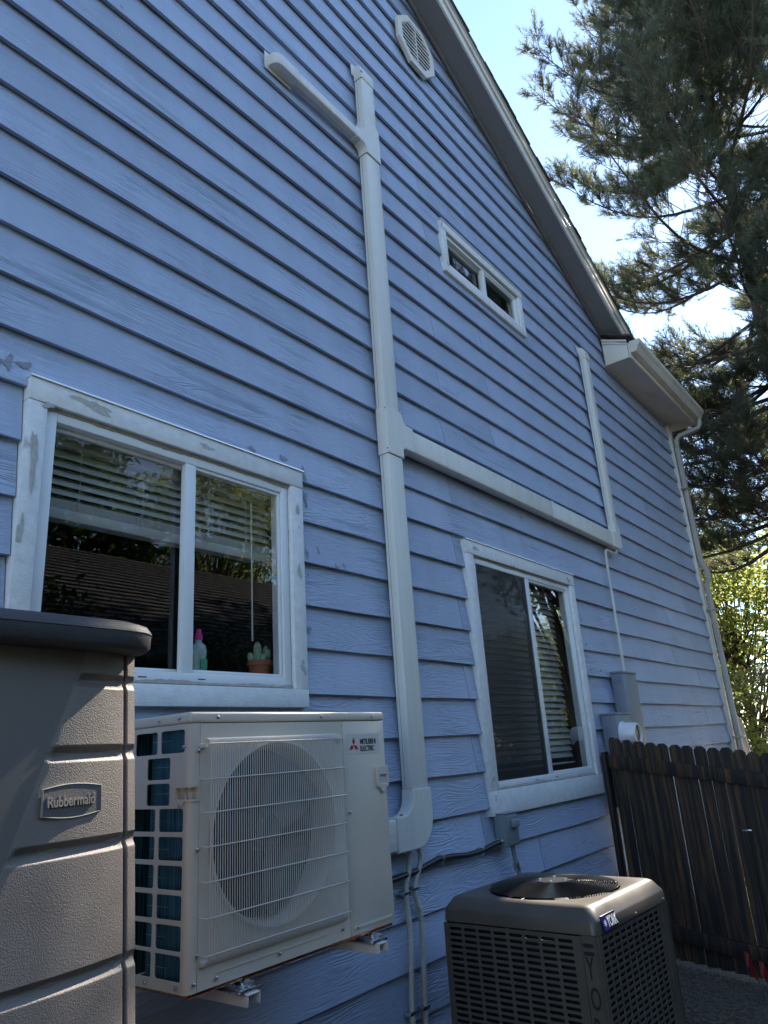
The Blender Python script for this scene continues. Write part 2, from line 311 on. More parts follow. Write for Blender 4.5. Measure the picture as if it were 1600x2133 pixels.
# ------------------------------------------------------------------ ground
def gz(y): return .16 + .12 * max(-4.2, min(0, y))
b = B(); xs = [-600, -60, -10] + list(np.arange(-4, 14, 1.0)) + [20, 60, 200, 900]; ys = [-600, -60, -20] + list(np.arange(-6, 1.01, .5)) + [6, 20, 60, 200, 600]
V = [(x, y, gz(y)) for y in ys for x in xs]; nx = len(xs)
g = B().add(V, [(j * nx + i, j * nx + i + 1, (j + 1) * nx + i + 1, (j + 1) * nx + i) for j in range(len(ys) - 1) for i in range(nx - 1)]).build('ground', 'ground_soil', smooth=60)
g['kind'] = 'structure'

# ------------------------------------------------------------------ house
E_ = .2032; Z0 = 5.121; WX0, WX1 = -4.0, 9.52; RIDGE = 2.0; SL = .48
def rake(x): return 8.542 - SL * abs(x - RIDGE)
def walltop(x): return rake(x) if x < 7.40 else 5.58
house = thing('house', 'blue lap sided two storey house with gable roof and white trimmed windows', 'house', (2.7, 0, 0))
WINS = [(1.06, 2.40, 1.81, 2.92), (3.88, 5.53, 1.215, 2.864), (4.01, 5.31, 4.98, 5.44)]
OPEN = [(1.13, 2.32, 1.89, 2.835), (3.97, 5.445, 1.35, 2.775), (4.08, 5.24, 5.06, 5.37)]
def wob(x, k): return (.0016 * math.sin(x * 3.1 + k * 1.7) + .0012 * math.sin(x * 7.3 + k * 2.9), .0022 * math.sin(x * 2.3 + k * 4.1) + .0012 * math.sin(x * 6.1 + k * 1.3))
def board(k, xa, xb):
    zb = Z0 + E_ * k; zt = zb + E_ + .018
    st = set([xa, xb] + [x for x in np.arange(math.ceil(xa / .35) * .35, xb, .35) if x - xa > .02 and xb - x > .02])
    for w in WINS:
        for x in w[:2]:
            if xa < x < xb: st.add(x)
    for zz in (zb, zt):
        for x in (RIDGE + (8.542 - zz) / SL, RIDGE - (8.542 - zz) / SL, 7.40):
            if xa < x < xb: st.add(x)
    st = sorted(st); runs = []; cur = {}
    bb = B(); ny = .026
    def ring(x, lo, hi, k):
        wy, wz = wob(x, k); hi = min(hi, walltop(x) + .02)
        if hi - lo < .001: hi = lo + .001
        def fy(z): return (z - zb) / E_ * ny + (wy if True else 0)
        lo2 = lo + (wz if abs(lo - zb) < 1e-6 else 0)
        return [(x, fy(lo), lo2), (x, fy(hi), hi), (x, fy(hi) + .016, hi), (x, fy(lo) + .019, lo2)]
    pieces = []
    for a, c in zip(st[:-1], st[1:]):
        mx = (a + c) / 2; iv = [(zb, zt)]
        for w in WINS:
            if w[0] < mx < w[1]:
                iv = [p for lo, hi in iv for p in ((lo, min(hi, w[2] + .004)), (max(lo, w[3] - .004), hi)) if p[1] - p[0] > .006]
        if max(walltop(a + 1e-4), walltop(c - 1e-4)) < zb + .004: iv = []
        pieces.append([(a, c) + p for p in iv])
    # group adjacent segments with the same interval
    flat = sorted([p for ps in pieces for p in ps], key=lambda p: (p[2], p[3], p[0])); runs = []
    for p in flat:
        if runs and abs(runs[-1][-1][1] - p[0]) < 1e-6 and runs[-1][-1][2:] == p[2:]: runs[-1].append(p)
        else: runs.append([p])
    for rn in runs:
        xs_ = [rn[0][0]] + [p[1] for p in rn]; lo, hi = rn[0][2:]; n = len(xs_)
        V = [q for x in xs_ for q in ring(min(max(x, rn[0][0] + 1e-4), rn[-1][1] - 1e-4), lo, hi, k)]
        F = [(i * 4 + j, i * 4 + (j + 1) % 4, i * 4 + 4 + (j + 1) % 4, i * 4 + 4 + j) for i in range(n - 1) for j in range(4)] + [(3, 2, 1, 0), (n * 4 - 4, n * 4 - 3, n * 4 - 2, n * 4 - 1)]
        bb.add(V, F)
    return bb if bb.v else None
for k in range(-24, 17):
    zb = Z0 + E_ * k
    J = [3.79 - 4.16, 3.79, 7.95] if k % 2 == 0 else [4.48 - 4.2, 4.48, 8.74]
    cuts = [WX0] + [j + random.uniform(-.02, .02) for j in J] + [WX1]
    full = []
    for a, c in zip(cuts[:-1], cuts[1:]):
        seg = [(a + (.003 if a > WX0 else 0), c - (.003 if c < WX1 else 0))]
        for w in WINS:                                    # a course wholly between a window's head and sill breaks into two boards
            if w[2] < zb + .006 and w[3] > zb + E_ - .0:
                seg = [q for s0, s1 in seg for q in ((s0, min(s1, w[0] - .004)), (max(s0, w[1] + .004), s1)) if q[1] - q[0] > .05]
        full += seg
    for a, c in full:
        bb = board(k, a, c)
        if bb: bb.build('siding_board', 'siding_paint', house, smooth=30)
# sheathing behind the boards, with the window openings left free
def cells(u, v, holes):
    for i in range(len(u) - 1):
        for j in range(len(v) - 1):
            um, vm = (u[i] + u[i + 1]) / 2, (v[j] + v[j + 1]) / 2
            if not any(h[0] < um < h[1] and h[2] < vm < h[3] for h in holes): yield u[i], u[i + 1], v[j], v[j + 1]
b = B(); uu = sorted([WX0, WX1] + [x for o in OPEN for x in o[:2]]); vv = sorted([.1, 5.55] + [z for o in OPEN for z in o[2:]])
for a, c, d, e in cells(uu, vv, OPEN): b.box(a, c, .048, .10, d, e)
b.prism([(WX0, 5.55), (7.40, 5.55), (7.40, rake(7.4)), (RIDGE, rake(RIDGE)), (WX0, rake(WX0))], 1, .05, .10)
b.box(WX0, WX0 + .1, .1, 9, .1, 5.55); b.box(WX1 - .1, WX1, .1, 9, .1, 5.55); b.box(WX0, WX1, 9, 9.1, .1, 5.55); b.box(7.3, 7.40, .1, 9, 5.5, 5.9)
b.build('wall_sheathing', 'room_paint', house, smooth=0)
b = B().box(WX0 + .1, WX1 - .1, .1, 9, 3.7, 3.75).box(WX0 + .1, WX1 - .1, .1, 9, .2, .25).box(WX0 + .1, WX1 - .1, .1, 9, 5.6, 5.63)
for x in (.4, 3.3, 6.2): b.box(x, x + .1, .1, 4, .25, 3.7).box(x, x + .1, .1, 4, 3.75, 5.6)
b.box(.5, 6.2, 3.9, 4, .25, 5.6); b.build('interior_wall', 'room_paint', house, smooth=0)
B().prism([(-.02, .1), (.1, .1), (.1, .16), (-.02, .16)], 0, WX0, WX1).build('foundation', 'concrete', house)
# roof: slab prisms following the slope; rake overhang .2
OV = .205
def slab(x0, x1, lo, hi, y0, y1, zfun):
    return B().prism([(x0, zfun(x0) + lo), (x1, zfun(x1) + lo), (x1, zfun(x1) + hi), (x0, zfun(x0) + hi)], 1, y0, y1)
RX = 7.86
for x0, x1 in ((RIDGE, RX), (WX0 - .4, RIDGE)):
    slab(x0, x1, 0, .012, -OV, .03, rake).build('rake_soffit', 'soffit_paint', house, smooth=0)
    slab(x0, x1, -.004, .17, -OV - .02, -OV - .001, rake).build('rake_fascia', 'gutter_paint', house, bevel=.002)
    slab(x0, x1, .105, .172, -OV - .036, -OV - .021, rake).build('rake_trim_strip', 'gutter_paint', house, bevel=.002)
    rf = slab(x0, x1, .176, .20, -OV - .055, 9.3, rake).build('roof', 'shingles', house, smooth=0)
    slab(x0, x1, .172, .1755, -OV - .05, 9.3, rake).build('drip_edge', 'gutter_paint', house, smooth=0)
    n = int(abs(x1 - x0) / math.sqrt(1 / (1 + SL * SL)) / .145); lo, hi = min(x0, x1), max(x0, x1)
    for i in range(int((hi - lo) / .128)):
        xa = lo + i * .128; up_ = 1 if x0 == RIDGE else -1; yj = random.uniform(-.008, .006)
        B().prism([(xa, rake(xa) + .2005 + (.0 if up_ == 1 else .009)), (xa + .138, rake(xa + .138) + .2005 + (.009 if up_ == 1 else 0)), (xa + .138, rake(xa + .138) + .208 + (.009 if up_ == 1 else 0)), (xa, rake(xa) + .208 + (.009 if up_ == -1 else 0))], 1, -OV - .062 + yj, .6).build('shingle', 'shingles', rf, smooth=0)
# thin frieze strip where soffit meets the boards
slab(RIDGE, 7.38, -.030, -.004, -.030, -.010, rake).build('frieze_strip', 'soffit_paint', house, bevel=.002)
slab(WX0, RIDGE, -.030, -.004, -.030, -.010, rake).build('frieze_strip', 'soffit_paint', house, bevel=.002)
# wing roof: horizontal eave, boxed return end, gutter and soffit
EX0, EX1 = 7.36, 9.88; EY = -.30
sf = B().box(EX0 + .012, EX1 - .02, EY + .02, .03, 5.548, 5.560).build('eave_soffit', 'roof_fascia', house)  # paler than the rake soffit, standing in for light bounced off the ground
sv = B().box(8.36, 8.62, -.20, -.10, 5.5445, 5.5478)
for i in range(7): sv.box(8.38, 8.60, -.192 + i * .0125, -.186 + i * .0125, 5.541, 5.5444)
sv.build('soffit_vent', 'roof_fascia', sf, smooth=0)
B().prism([(EY + .02, 5.545), (-.012, 5.545), (-.012, 5.86), (-.10, 5.82), (EY + .02, 5.72)], 0, EX0, EX0 + .011).build('eave_return', 'gutter_paint', house, bevel=.002)
B().prism([(EY + .015, 5.735), (-.012, 5.85), (-.012, 5.875), (EY + .015, 5.758)], 0, EX0 - .014, EX0 - .001).build('eave_return_trim', 'gutter_paint', house, bevel=.002)
B().prism([(EY + .01, 5.705), (-.012, 5.815), (-.012, 5.833), (EY + .01, 5.722)], 0, EX0 - .010, EX0 - .001).build('eave_return_trim', 'gutter_paint', house, bevel=.002)
B().box(EX0 + .012, EX1, EY, EY + .019, 5.54, 5.72).build('eave_fascia', 'gutter_paint', house, bevel=.002)
gp = [(EY - .001, 5.60), (EY - .06, 5.60), (EY - .085, 5.64), (EY - .085, 5.655), (EY - .115, 5.69), (EY - .12, 5.735), (EY - .105, 5.742), (EY - .105, 5.733), (EY - .1, 5.70), (EY - .07, 5.64), (EY - .055, 5.61), (EY - .004, 5.61), (EY - .004, 5.74), (EY - .001, 5.74)]
gt = B().prism(gp, 0, EX0 + .02, EX1).build('gutter', 'gutter_paint', house, smooth=25)
ge = [(EY - .001, 5.60), (EY - .06, 5.60), (EY - .085, 5.64), (EY - .085, 5.655), (EY - .115, 5.69), (EY - .12, 5.735), (EY - .001, 5.74)]
for x in (EX0 + .018, EX1): B().prism(ge, 0, x - .002, x + .0015).build('gutter_end_cap', 'gutter_paint', gt)
B().add([(EX0 - .02, EY - .05, 5.775), (10.0, EY - .05, 5.775), (10.0, 5, 8.3), (EX0 - .02, 5, 8.3), (EX0 - .02, EY - .05, 5.795), (10.0, EY - .05, 5.795), (10.0, 5, 8.32), (EX0 - .02, 5, 8.32)],
        [(0, 3, 2, 1), (4, 5, 6, 7), (0, 1, 5, 4), (1, 2, 6, 5), (2, 3, 7, 6), (3, 0, 4, 7)]).build('roof', 'shingles', house, smooth=0)
# corner board and downspout
B().box(WX1 + .001, WX1 + .10, -.022, .09, .17, 5.545).build('corner_board', 'gutter_paint', house, bevel=.003)
def rect_sweep(pts, w, d, b=None):
    """rectangular tube of width w (along x) and depth d (along y), points are its centre line in mostly vertical runs"""
    b = b or B(); V = []; n = len(pts)
    for i, p in enumerate(pts):
        p = Vector(p); t = (Vector(pts[min(i + 1, n - 1)]) - Vector(pts[max(i - 1, 0)])).normalized()
        xa = Vector((1, 0, 0)); xa = (xa - t * xa.dot(t)).normalized(); ya = t.cross(xa)
        for su, sv_ in ((-1, -1), (1, -1), (1, 1), (-1, 1)): V.append(p + xa * su * w / 2 + ya * sv_ * d / 2)
    F = [(i * 4 + j, i * 4 + (j + 1) % 4, i * 4 + 4 + (j + 1) % 4, i * 4 + 4 + j) for i in range(n - 1) for j in range(4)] + [(0, 1, 2, 3), (n * 4 - 4, n * 4 - 3, n * 4 - 2, n * 4 - 1)]
    return b.add(V, F)
dp = thing('downspout', 'long beige rectangular downspout running down the far corner of the house', 'downspout', (9.6, -.05, .2))
DX = 9.58
rect_sweep([(9.82, EY - .05, 5.61), (9.82, EY - .05, 5.54), (9.80, EY - .02, 5.47), (DX + .03, -.10, 5.36), (DX, -.065, 5.30), (DX, -.065, 5.2)], .064, .052).build('elbow', 'downspout_paint', dp, bevel=.008)
rect_sweep([(DX, -.06, 5.2), (DX, -.06, 3.66)], .066, .054).build('pipe', 'downspout_paint', dp, bevel=.006)
rect_sweep([(DX, -.065, 3.68), (DX, -.07, 3.6), (DX - .05, -.12, 3.5), (DX - .055, -.12, 3.4), (DX - .05, -.09, 3.32)], .064, .056).build('elbow', 'downspout_paint', dp, bevel=.008)
rect_sweep([(DX - .05, -.085, 3.34), (DX - .05, -.085, 2.62)], .066, .054).build('pipe', 'downspout_paint', dp, bevel=.006)
rect_sweep([(DX - .05, -.085, 2.64), (DX - .05, -.085, .3)], .062, .050).build('pipe', 'downspout_paint', dp, bevel=.006)
rect_sweep([(DX + .13, -.085, 1.72), (DX + .24, -.085, 1.30), (DX + .3, -.085, .3)], .06, .05).build('branch_pipe', 'downspout_paint', dp, bevel=.006)
for z in (4.6, 3.0, 1.5): B().box(DX - .1, DX + .1, -.128 if z < 3.3 else -.10, -.024, z, z + .025).build('strap', 'downspout_paint', dp, bevel=.002)

# ------------------------------------------------------------------ windows
def frame_boxes(b, x0, x1, z0, z1, w, y0, y1, wt=None, wb=None):
    wt = w if wt is None else wt; wb = w if wb is None else wb
    b.box(x0, x0 + w, y0, y1, z0, z1); b.box(x1 - w, x1, y0, y1, z0, z1); b.box(x0 + w, x1 - w, y0, y1, z1 - wt, z1); b.box(x0 + w, x1 - w, y0, y1, z0, z0 + wb); return b
def window(outer, inner, mull, dz, screen, label, fw_=.042, sill_low=True):
    ox0, ox1, oz0, oz1 = outer; ix0, ix1, iz0, iz1 = inner
    fr = frame_boxes(B(), ix0 + .004, ix1 - .004, iz0 + .004, iz1 - .004, fw_, .004, .075).build('window', 'vinyl', house, bevel=.003)
    fr['label'] = label
    y0, y1 = -.016, .044
    B().box(ox0, ox1, y0 - .003, y1, iz1 + .001, oz1).build('head_trim', 'trim_paint', fr, bevel=.003)
    B().box(ox0, ix0 - .001, y0, y1, iz0 - .001 if sill_low else oz0, iz1).build('side_trim', 'trim_paint', fr, bevel=.003)
    B().box(ix1 + .001, ox1, y0, y1, oz0 if not sill_low else iz0 - .001, iz1).build('side_trim', 'trim_paint', fr, bevel=.003)
    B().box(ox0 if sill_low else ix0, ox1 if sill_low else ix1, y0 - .002, y1, oz0, iz0 - .002).build('sill_trim', 'trim_paint', fr, bevel=.003)
    B().box(ox0 - .004, ox1 + .004, -.027, .012, oz1 + .0005, oz1 + .006).build('drip_cap', 'flashing', fr)
    # smeared caulk along the head and sill
    for zc, sgn in ((iz1 - .004, -1), (iz0 + .004, 1)):
        V = []; n = 60
        for i in range(n + 1):
            x = ix0 + (ix1 - ix0) * i / n; h = .006 + .007 * abs(math.sin(x * 9 + zc)) * abs(math.sin(x * 4.3 + 1)) + .004 * random.random()
            V += [(x, .003, zc + sgn * -.006), (x, -.003, zc), (x, .0035, zc + sgn * h)]
        B().add(V, [(i * 3 + j, i * 3 + j + 1, i * 3 + j + 4, i * 3 + j + 3) for i in range(n) for j in range(2)]).build('caulk', 'caulk', fr, fix=False)
    gx0, gx1, gz0, gz1 = ix0 + .004 + fw_, ix1 - .004 - fw_, iz0 + .004 + fw_, iz1 - .004 - fw_
    sa = frame_boxes(B(), gx0, mull + .012, gz0, gz1, .016, .040, .060); sa.build('sash', 'black_plastic' if screen else 'vinyl', fr, bevel=.002)
    frame_boxes(B(), mull - .026, gx1, gz0, gz1, .014, .012, .036, ).box(mull - .026, mull + .026, .006, .0115, gz0, gz1).build('sash', 'vinyl', fr, bevel=.002)
    yp = .018 if screen else .050
    B().box(gx0 + (.002 if screen else .016), mull - (.028 if screen else .004), yp, yp + .003, gz0 + .003, gz1 - .003).build('pane', 'window_glass', fr, smooth=0)
    B().box(mull - .012, gx1 - .014, .022, .025, gz0 + .014, gz1 - .014).build('pane', 'window_glass', fr, smooth=0)
    if screen:
        B().box(gx0 + .004, mull - .028, .0125, .013, gz0 + .004, gz1 - .004).build('insect_screen', 'insect_screen', fr, smooth=0)
        B().box(mull - .05, mull - .0265, .0225, .038, gz0, gz1).build('screen_bar', 'black_plastic', fr, bevel=.002)
    for x in (ix0 + .35 * (ix1 - ix0), mull + .05): B().box(x, x + .035, .0028, .0039, iz0 + .022, iz0 + .026).build('weep_slot', 'black_plastic', fr, smooth=0)
    return fr
window(WINS[0], OPEN[0], 1.760, 0, False, 'wide slider window with raised blind above the heat pump')
window(WINS[1], OPEN[1], 4.735, 0, True, 'tall slider window with a dark insect screen and closed blind')
window(WINS[2], OPEN[2], 4.66, 0, False, 'narrow slot window with peeling white trim high on the wall', fw_=.03)

def blind(x0, x1, ztop, zbot, y, pitch, tilt, label, raised, cords):
    bl = thing('window_blind', label, 'blind', ((x0 + x1) / 2, y, zbot))
    B().box(x0, x1, y - .025, y + .03, ztop - .045, ztop).build('headrail', 'blind_slat', bl, bevel=.004)
    n = int((ztop - .05 - zbot) / pitch); c, s = math.cos(tilt) * .025, math.sin(tilt) * .025
    P = [(-c, -s), (0, .003), (c, s), (c, s + .0025), (0, .0055), (-c, -s + .0025)]
    me = B().prism([(u, v) for u, v in P], 0, x0, x1).mesh('slat', smooth=0); me.materials.append(MATS['blind_slat'])
    for i in range(n):
        o = bpy.data.objects.new('slat', me); COL.objects.link(o); o.parent = bl; o.matrix_parent_inverse = bl.matrix_basis.inverted(); o.location = (0, y, ztop - .07 - i * pitch)
    B().box(x0, x1, y - .027, y + .027, zbot - .030 if raised else zbot, zbot + .012).build('bottom_rail', 'blind_slat', bl, bevel=.004)
    if raised:
        for i in range(7): B().box(x0, x1, y - .026, y + .026, zbot + .0125 + i * .0045, zbot + .0155 + i * .0045).build('stacked_slat', 'blind_slat', bl, smooth=0)
    for x in cords:
        b = B().tube([(x, y - .03, ztop - .05), (x + .003, y - .031, zbot + .03)], .0012, 5)
        if raised: b.tube([(x, y - .031, zbot + .06), (x - .02, y - .034, zbot + .03), (x - .012, y - .036, zbot - .01), (x + .012, y - .034, zbot + .012), (x - .004, y - .035, zbot + .03)], .0012, 5)
        b.build('cord', 'cord_white', bl, smooth=0)
    return bl
bl = blind(1.20, 2.30, 2.80, 2.50, .13, .036, R(52), 'half raised pale slat blind hanging inside the window above the heat pump', True, (1.33, 1.60, 1.93, 2.14))
B().tube([(2.17, .095, 2.74), (2.17, .093, 2.10)], .004, 6).build('wand', 'cord_white', bl)
blind(4.05, 5.40, 2.72, 1.44, .15, .044, R(58), 'fully lowered pale slat blind inside the tall screened window', False, (4.2, 4.75, 5.25))
def lathe_obj(prof, c, mat, name, parent, ax=2, n=24, **k): return B().lathe(prof, c, ax, n).build(name, mat, parent, **k)
# sill board inside plus the things standing on it
B().box(1.10, 2.37, .101, .30, 1.875, 1.942).build('interior_sill', 'vinyl', house, bevel=.003)
pt = thing('cactus_pot', 'terracotta pot of small pale cactus on the window sill', 'potted plant', (2.275, .16, 1.942))
c = (2.275, .16, 1.9425)
lathe_obj([(.0, 0), (.040, 0), (.052, .062), (.058, .062), (.058, .082), (.050, .082), (.048, .07), (0, .07)], c, 'terracotta', 'pot', pt)
for dx, dy, r, h, lx in ((-.012, 0, .020, .10, -.03), (.018, -.01, .019, .07, .35), (-.03, .01, .016, .05, -.5), (.0, -.02, .017, .045, .1), (.03, .015, .014, .09, .25)):
    B().tube([(c[0] + dx + lx * t * h, c[1] + dy, c[2] + .07 + t * h) for t in (0, .25, .5, .75, .92, 1)], [r * .6, r, r * 1.05, r * .95, r * .6, r * .1], 10).build('cactus_pad', 'cactus_skin', pt)
bt = thing('soap_bottle', 'clear dish soap bottle with pink cap on the window sill', 'bottle', (1.925, .15, 1.942))
c = (1.925, .15, 1.9425)
lathe_obj([(0, 0), (.034, 0), (.036, .02), (.028, .06), (.034, .10), (.030, .125), (.014, .14), (.013, .15), (0, .15)], c, 'soap_clear', 'bottle', bt)
lathe_obj([(.016, .1502), (.016, .172), (.012, .175), (.010, .195), (0, .196)], c, 'soap_pink', 'cap', bt)
B().box(c[0] - .016, c[0] + .016, c[1] - .0375, c[1] - .034, c[2] + .03, c[2] + .07).build('label_patch', 'soap_green', bt)

# dried filler smears left where trim and boards were patched
mk('filler', (.24, .265, .31), .75, var=.25, vscale=60); mk('filler_pale', (.46, .45, .42), .75, var=.2, vscale=60)
def smear(x, z, w, h, y=None, mat='filler', seed=0):
    r_ = random.Random(seed); k_ = math.floor((z - h - Z0) / E_); zb_ = Z0 + E_ * k_; n = 22; pts = []
    ph = [r_.uniform(0, 6.28) for _ in range(4)]
    for i in range(n):
        a = 6.283 * i / n; q = 1 + .28 * math.sin(2 * a + ph[0]) + .22 * math.sin(3 * a + ph[1]) + .16 * math.sin(5 * a + ph[2]) + .12 * math.sin(8 * a + ph[3]); pts.append((x + w * q * math.cos(a), z + h * q * math.sin(a)))
    def yy(zz): return y if y is not None else (zz - zb_) / E_ * .026 - .0032
    V = [(u, yy(v), v) for u, v in pts] + [(x, yy(z) - .0004, z)]
    B().add(V, [(i, (i + 1) % n, n) for i in range(n)]).build('filler_smear', mat, house, smooth=0)
for i, (x, z, w, h) in enumerate(((.99, 2.955, .016, .026), (1.045, 2.965, .020, .018), (.955, 2.94, .013, .016), (1.005, 2.68, .014, .018), (2.30, 2.975, .020, .016), (2.43, 2.93, .016, .034), (2.45, 2.80, .013, .030), (2.435, 2.52, .010, .03), (2.44, 2.16, .013, .016), (2.52, 2.55, .008, .02),
        (2.64, 2.49, .013, .010), (2.70, 2.505, .011, .009), (2.10, 2.965, .018, .012), (3.83, 2.90, .010, .016), (5.62, 2.52, .011, .012), (5.64, 2.32, .012, .011), (5.66, 2.12, .018, .010), (5.74, 2.13, .010, .008), (5.86, 2.12, .012, .014), (7.4, 1.75, .014, .010), (8.3, 1.52, .016, .010))): smear(x, z, w, h, seed=i)
for i, (x, z, w, h) in enumerate(((1.30, 2.885, .070, .020), (1.82, 2.878, .030, .013), (1.095, 2.62, .013, .085), (1.072, 2.36, .010, .045), (2.362, 2.42, .010, .03), (2.36, 2.72, .009, .03), (1.13, 2.83, .02, .010), (4.0, 2.82, .03, .014), (5.42, 2.81, .03, .018), (4.02, 5.40, .012, .02), (4.05, 5.05, .012, .02))): smear(x, z, w, h, y=-.0196, mat='filler_pale', seed=40 + i)

# gable vent: tall octagon frame with louvres
vt = (3.895, 7.085)
def octo(w, h, cx_, cz_): return [(cx_ + dx * w, cz_ + dz * h) for dx, dz in ((-.42, 1), (.42, 1), (1, .42), (1, -.42), (.42, -1), (-.42, -1), (-1, -.42), (-1, .42))]
ve = from_mesh('gable_vent', panel_mesh([octo(.25, .25, *vt), octo(.195, .195, *vt)], .035, .004, T((0, -.022, 0)) @ FRONT), 'gutter_paint', house)
ve['label'] = 'white octagonal louvred gable vent'
from_mesh('backing', panel_mesh([octo(.215, .215, *vt)], .004, 0, T((0, .004, 0)) @ FRONT), 'black_plastic', ve)
for i in range(9):
    z = vt[1] - .175 + i * .044; hw = .2 - max(0, abs(z - vt[1]) - .085) * 1.0
    B().prism([(-.036, z - .008), (-.036, z + .006), (-.024, z + .012), (-.024, z + .006)], 0, vt[0] - hw, vt[0] + hw).build('louvre', 'gutter_paint', ve, smooth=0)
B().box(vt[0] - .005, vt[0] + .005, -.0375, -.004, vt[1] - .2, vt[1] + .2).build('mullion', 'gutter_paint', ve, smooth=0)

# ------------------------------------------------------------------ line-set cover ducting
dc = thing('line_set_cover', 'off white plastic pipe cover running up the siding with side branches', 'pipe cover', (3.11, 0, 1.16))
DY = -.072; BY = -.006
def duct(x0, x1, z0, z1, name='duct', d=DY, ridge=None):
    b = B().box(x0, x1, d, BY, z0, z1); o = b.build(name, 'duct_plastic', dc, bevel=.010, seg=3)
    g = B()      # moulded side line where the lid clips to the base
    if z1 - z0 > x1 - x0: g.box(x0 - .0006, x1 + .0006, -.030, -.0285, z0 + .004, z1 - .004)
    else:
        g.box(x0 + .004, x1 - .004, -.030, -.0285, z0 - .0006, z1 + .0006)
    g.build('lid_seam', 'duct_joint', o, smooth=0)
    if ridge:
        for f in (.3, .55, .8): B().box(x0 + .01, x1 - .01, d - .0012, d + .002, z0 + (z1 - z0) * f, z0 + (z1 - z0) * f + .004).build('rib', 'duct_plastic', o, smooth=0)
    return o
duct(3.045, 3.185, 1.41, 3.215); duct(3.045, 3.185, 3.46, 5.335); duct(3.048, 3.182, 5.60, 6.00)
# elbow at the foot (quarter turn to the left) and the stub to the heat pump
P = []
for i in range(13): a = R(0 - 90 * i / 12); P.append((3.055 + .138 * math.cos(a), 1.295 + .138 * math.sin(a)))
el = [(3.042, 1.425), (3.193, 1.425), (3.193, 1.295)] + P[1:] + [(2.90, 1.157), (2.90, 1.309), (2.955, 1.309), (2.985, 1.315), (3.01, 1.33), (3.028, 1.35), (3.039, 1.38)]
from_mesh('elbow', panel_mesh([el], .074, .006, T((0, -.043, 0)) @ FRONT), 'duct_plastic', dc)
duct(2.42, 2.905, 1.163, 1.303, ridge=True)
def coupling(x0, x1, z0, z1): B().box(x0, x1, DY - .005, BY + .002, z0, z1).build('coupling', 'duct_plastic', dc, bevel=.009, seg=3)
# tee to the right
from_mesh('tee', panel_mesh([[(3.040, 3.20), (3.190, 3.20), (3.19, 3.255), (3.21, 3.268), (3.30, 3.268), (3.30, 3.425), (3.235, 3.425), (3.21, 3.44), (3.195, 3.47), (3.19, 3.49), (3.040, 3.49)]], .078, .007, T((0, -.043, 0)) @ FRONT), 'duct_plastic', dc)
duct(3.29, 5.22, 3.276, 3.416); coupling(5.20, 5.235, 3.272, 3.420); duct(5.225, 6.62, 3.276, 3.416)
from_mesh('corner_elbow', panel_mesh([[(6.47, 3.272)] + [(6.63 + .045 * math.cos(R(a)), 3.315 + .045 * math.sin(R(a))) for a in range(-90, 1, 15)] + [(6.675, 3.50), (6.555, 3.50), (6.555, 3.42), (6.47, 3.42)]], .07, .005, T((0, -.042, 0)) @ FRONT), 'duct_plastic', dc)
duct(6.56, 6.668, 3.49, 5.30, d=-.066)
def endcap(x0, x1, z0, z1, horizontal=False):
    if horizontal: pr = [(x1, BY), (x1, DY - .004), (x0 + .05, DY - .004), (x0 + .022, DY + .004), (x0 + .006, DY + .022), (x0, DY + .042), (x0, BY)]; B().prism(pr, 2, z0, z1).build('end_cap', 'duct_plastic', dc, bevel=.006, seg=2)
    else: pr = [(BY, z0), (DY - .004, z0), (DY - .004, z1 - .07), (DY + .004, z1 - .035), (DY + .022, z1 - .008), (DY + .04, z1), (BY, z1)]; B().prism(pr, 0, x0, x1).build('end_cap', 'duct_plastic', dc, bevel=.006, seg=2)
    f = .022
    B().box(x0 - f, x1 + (0 if horizontal else f), -.0065, -.0035, z0 + (-f if horizontal else .06), z1 + f).build('flange', 'duct_plastic', dc, bevel=.001)
endcap(3.046, 3.184, 5.985, 6.12); endcap(6.556, 6.672, 5.29, 5.42); endcap(2.23, 2.42, 5.402, 5.484, True)
duct(2.41, 2.97, 5.407, 5.479); B().box(2.95, 3.03, DY - .003, BY, 5.402, 5.484).build('coupling', 'duct_plastic', dc, bevel=.008, seg=3)
from_mesh('tee', panel_mesh([[(3.040, 5.33), (3.190, 5.33), (3.19, 5.61), (3.040, 5.61), (3.040, 5.51), (3.00, 5.488), (3.00, 5.398), (3.028, 5.385), (3.040, 5.365)]], .078, .007, T((0, -.043, 0)) @ FRONT), 'duct_plastic', dc)
b = B()
for x, z in ((3.065, 1.385), (2.945, 1.318), (3.052, 3.475), (3.052, 3.225), (3.055, 5.37), (3.02, 5.405), (3.055, 6.03), (6.575, 5.33)):
    B().box(x - .018, x + .002, DY - .0062, DY - .0025, z - .003, z + .003).build('screw_slot', 'duct_joint', dc, smooth=0)
for z0_ in (1.4252, 3.1985, 3.491, 5.3285, 5.6112, 5.984):  B().box(3.0445, 3.1855, DY - .0006, -.01, z0_ - .001, z0_ + .001).build('joint_line', 'duct_joint', dc, smooth=0)

# thin power conduit below the far branch
pc = tag(B().tube([(6.60, -.035, 3.275), (6.595, -.035, 3.235), (6.56, -.033, 3.222), (6.36, -.032, 3.225), (6.33, -.030, 3.205), (6.325, -.028, 3.15), (6.325, -.026, 2.66), (6.318, -.026, 2.64), (6.318, -.026, 2.10)], .012, 8).build('power_conduit', 'pvc_white'), 'thin white conduit dropping from the pipe cover to the tall meter enclosure', 'conduit')

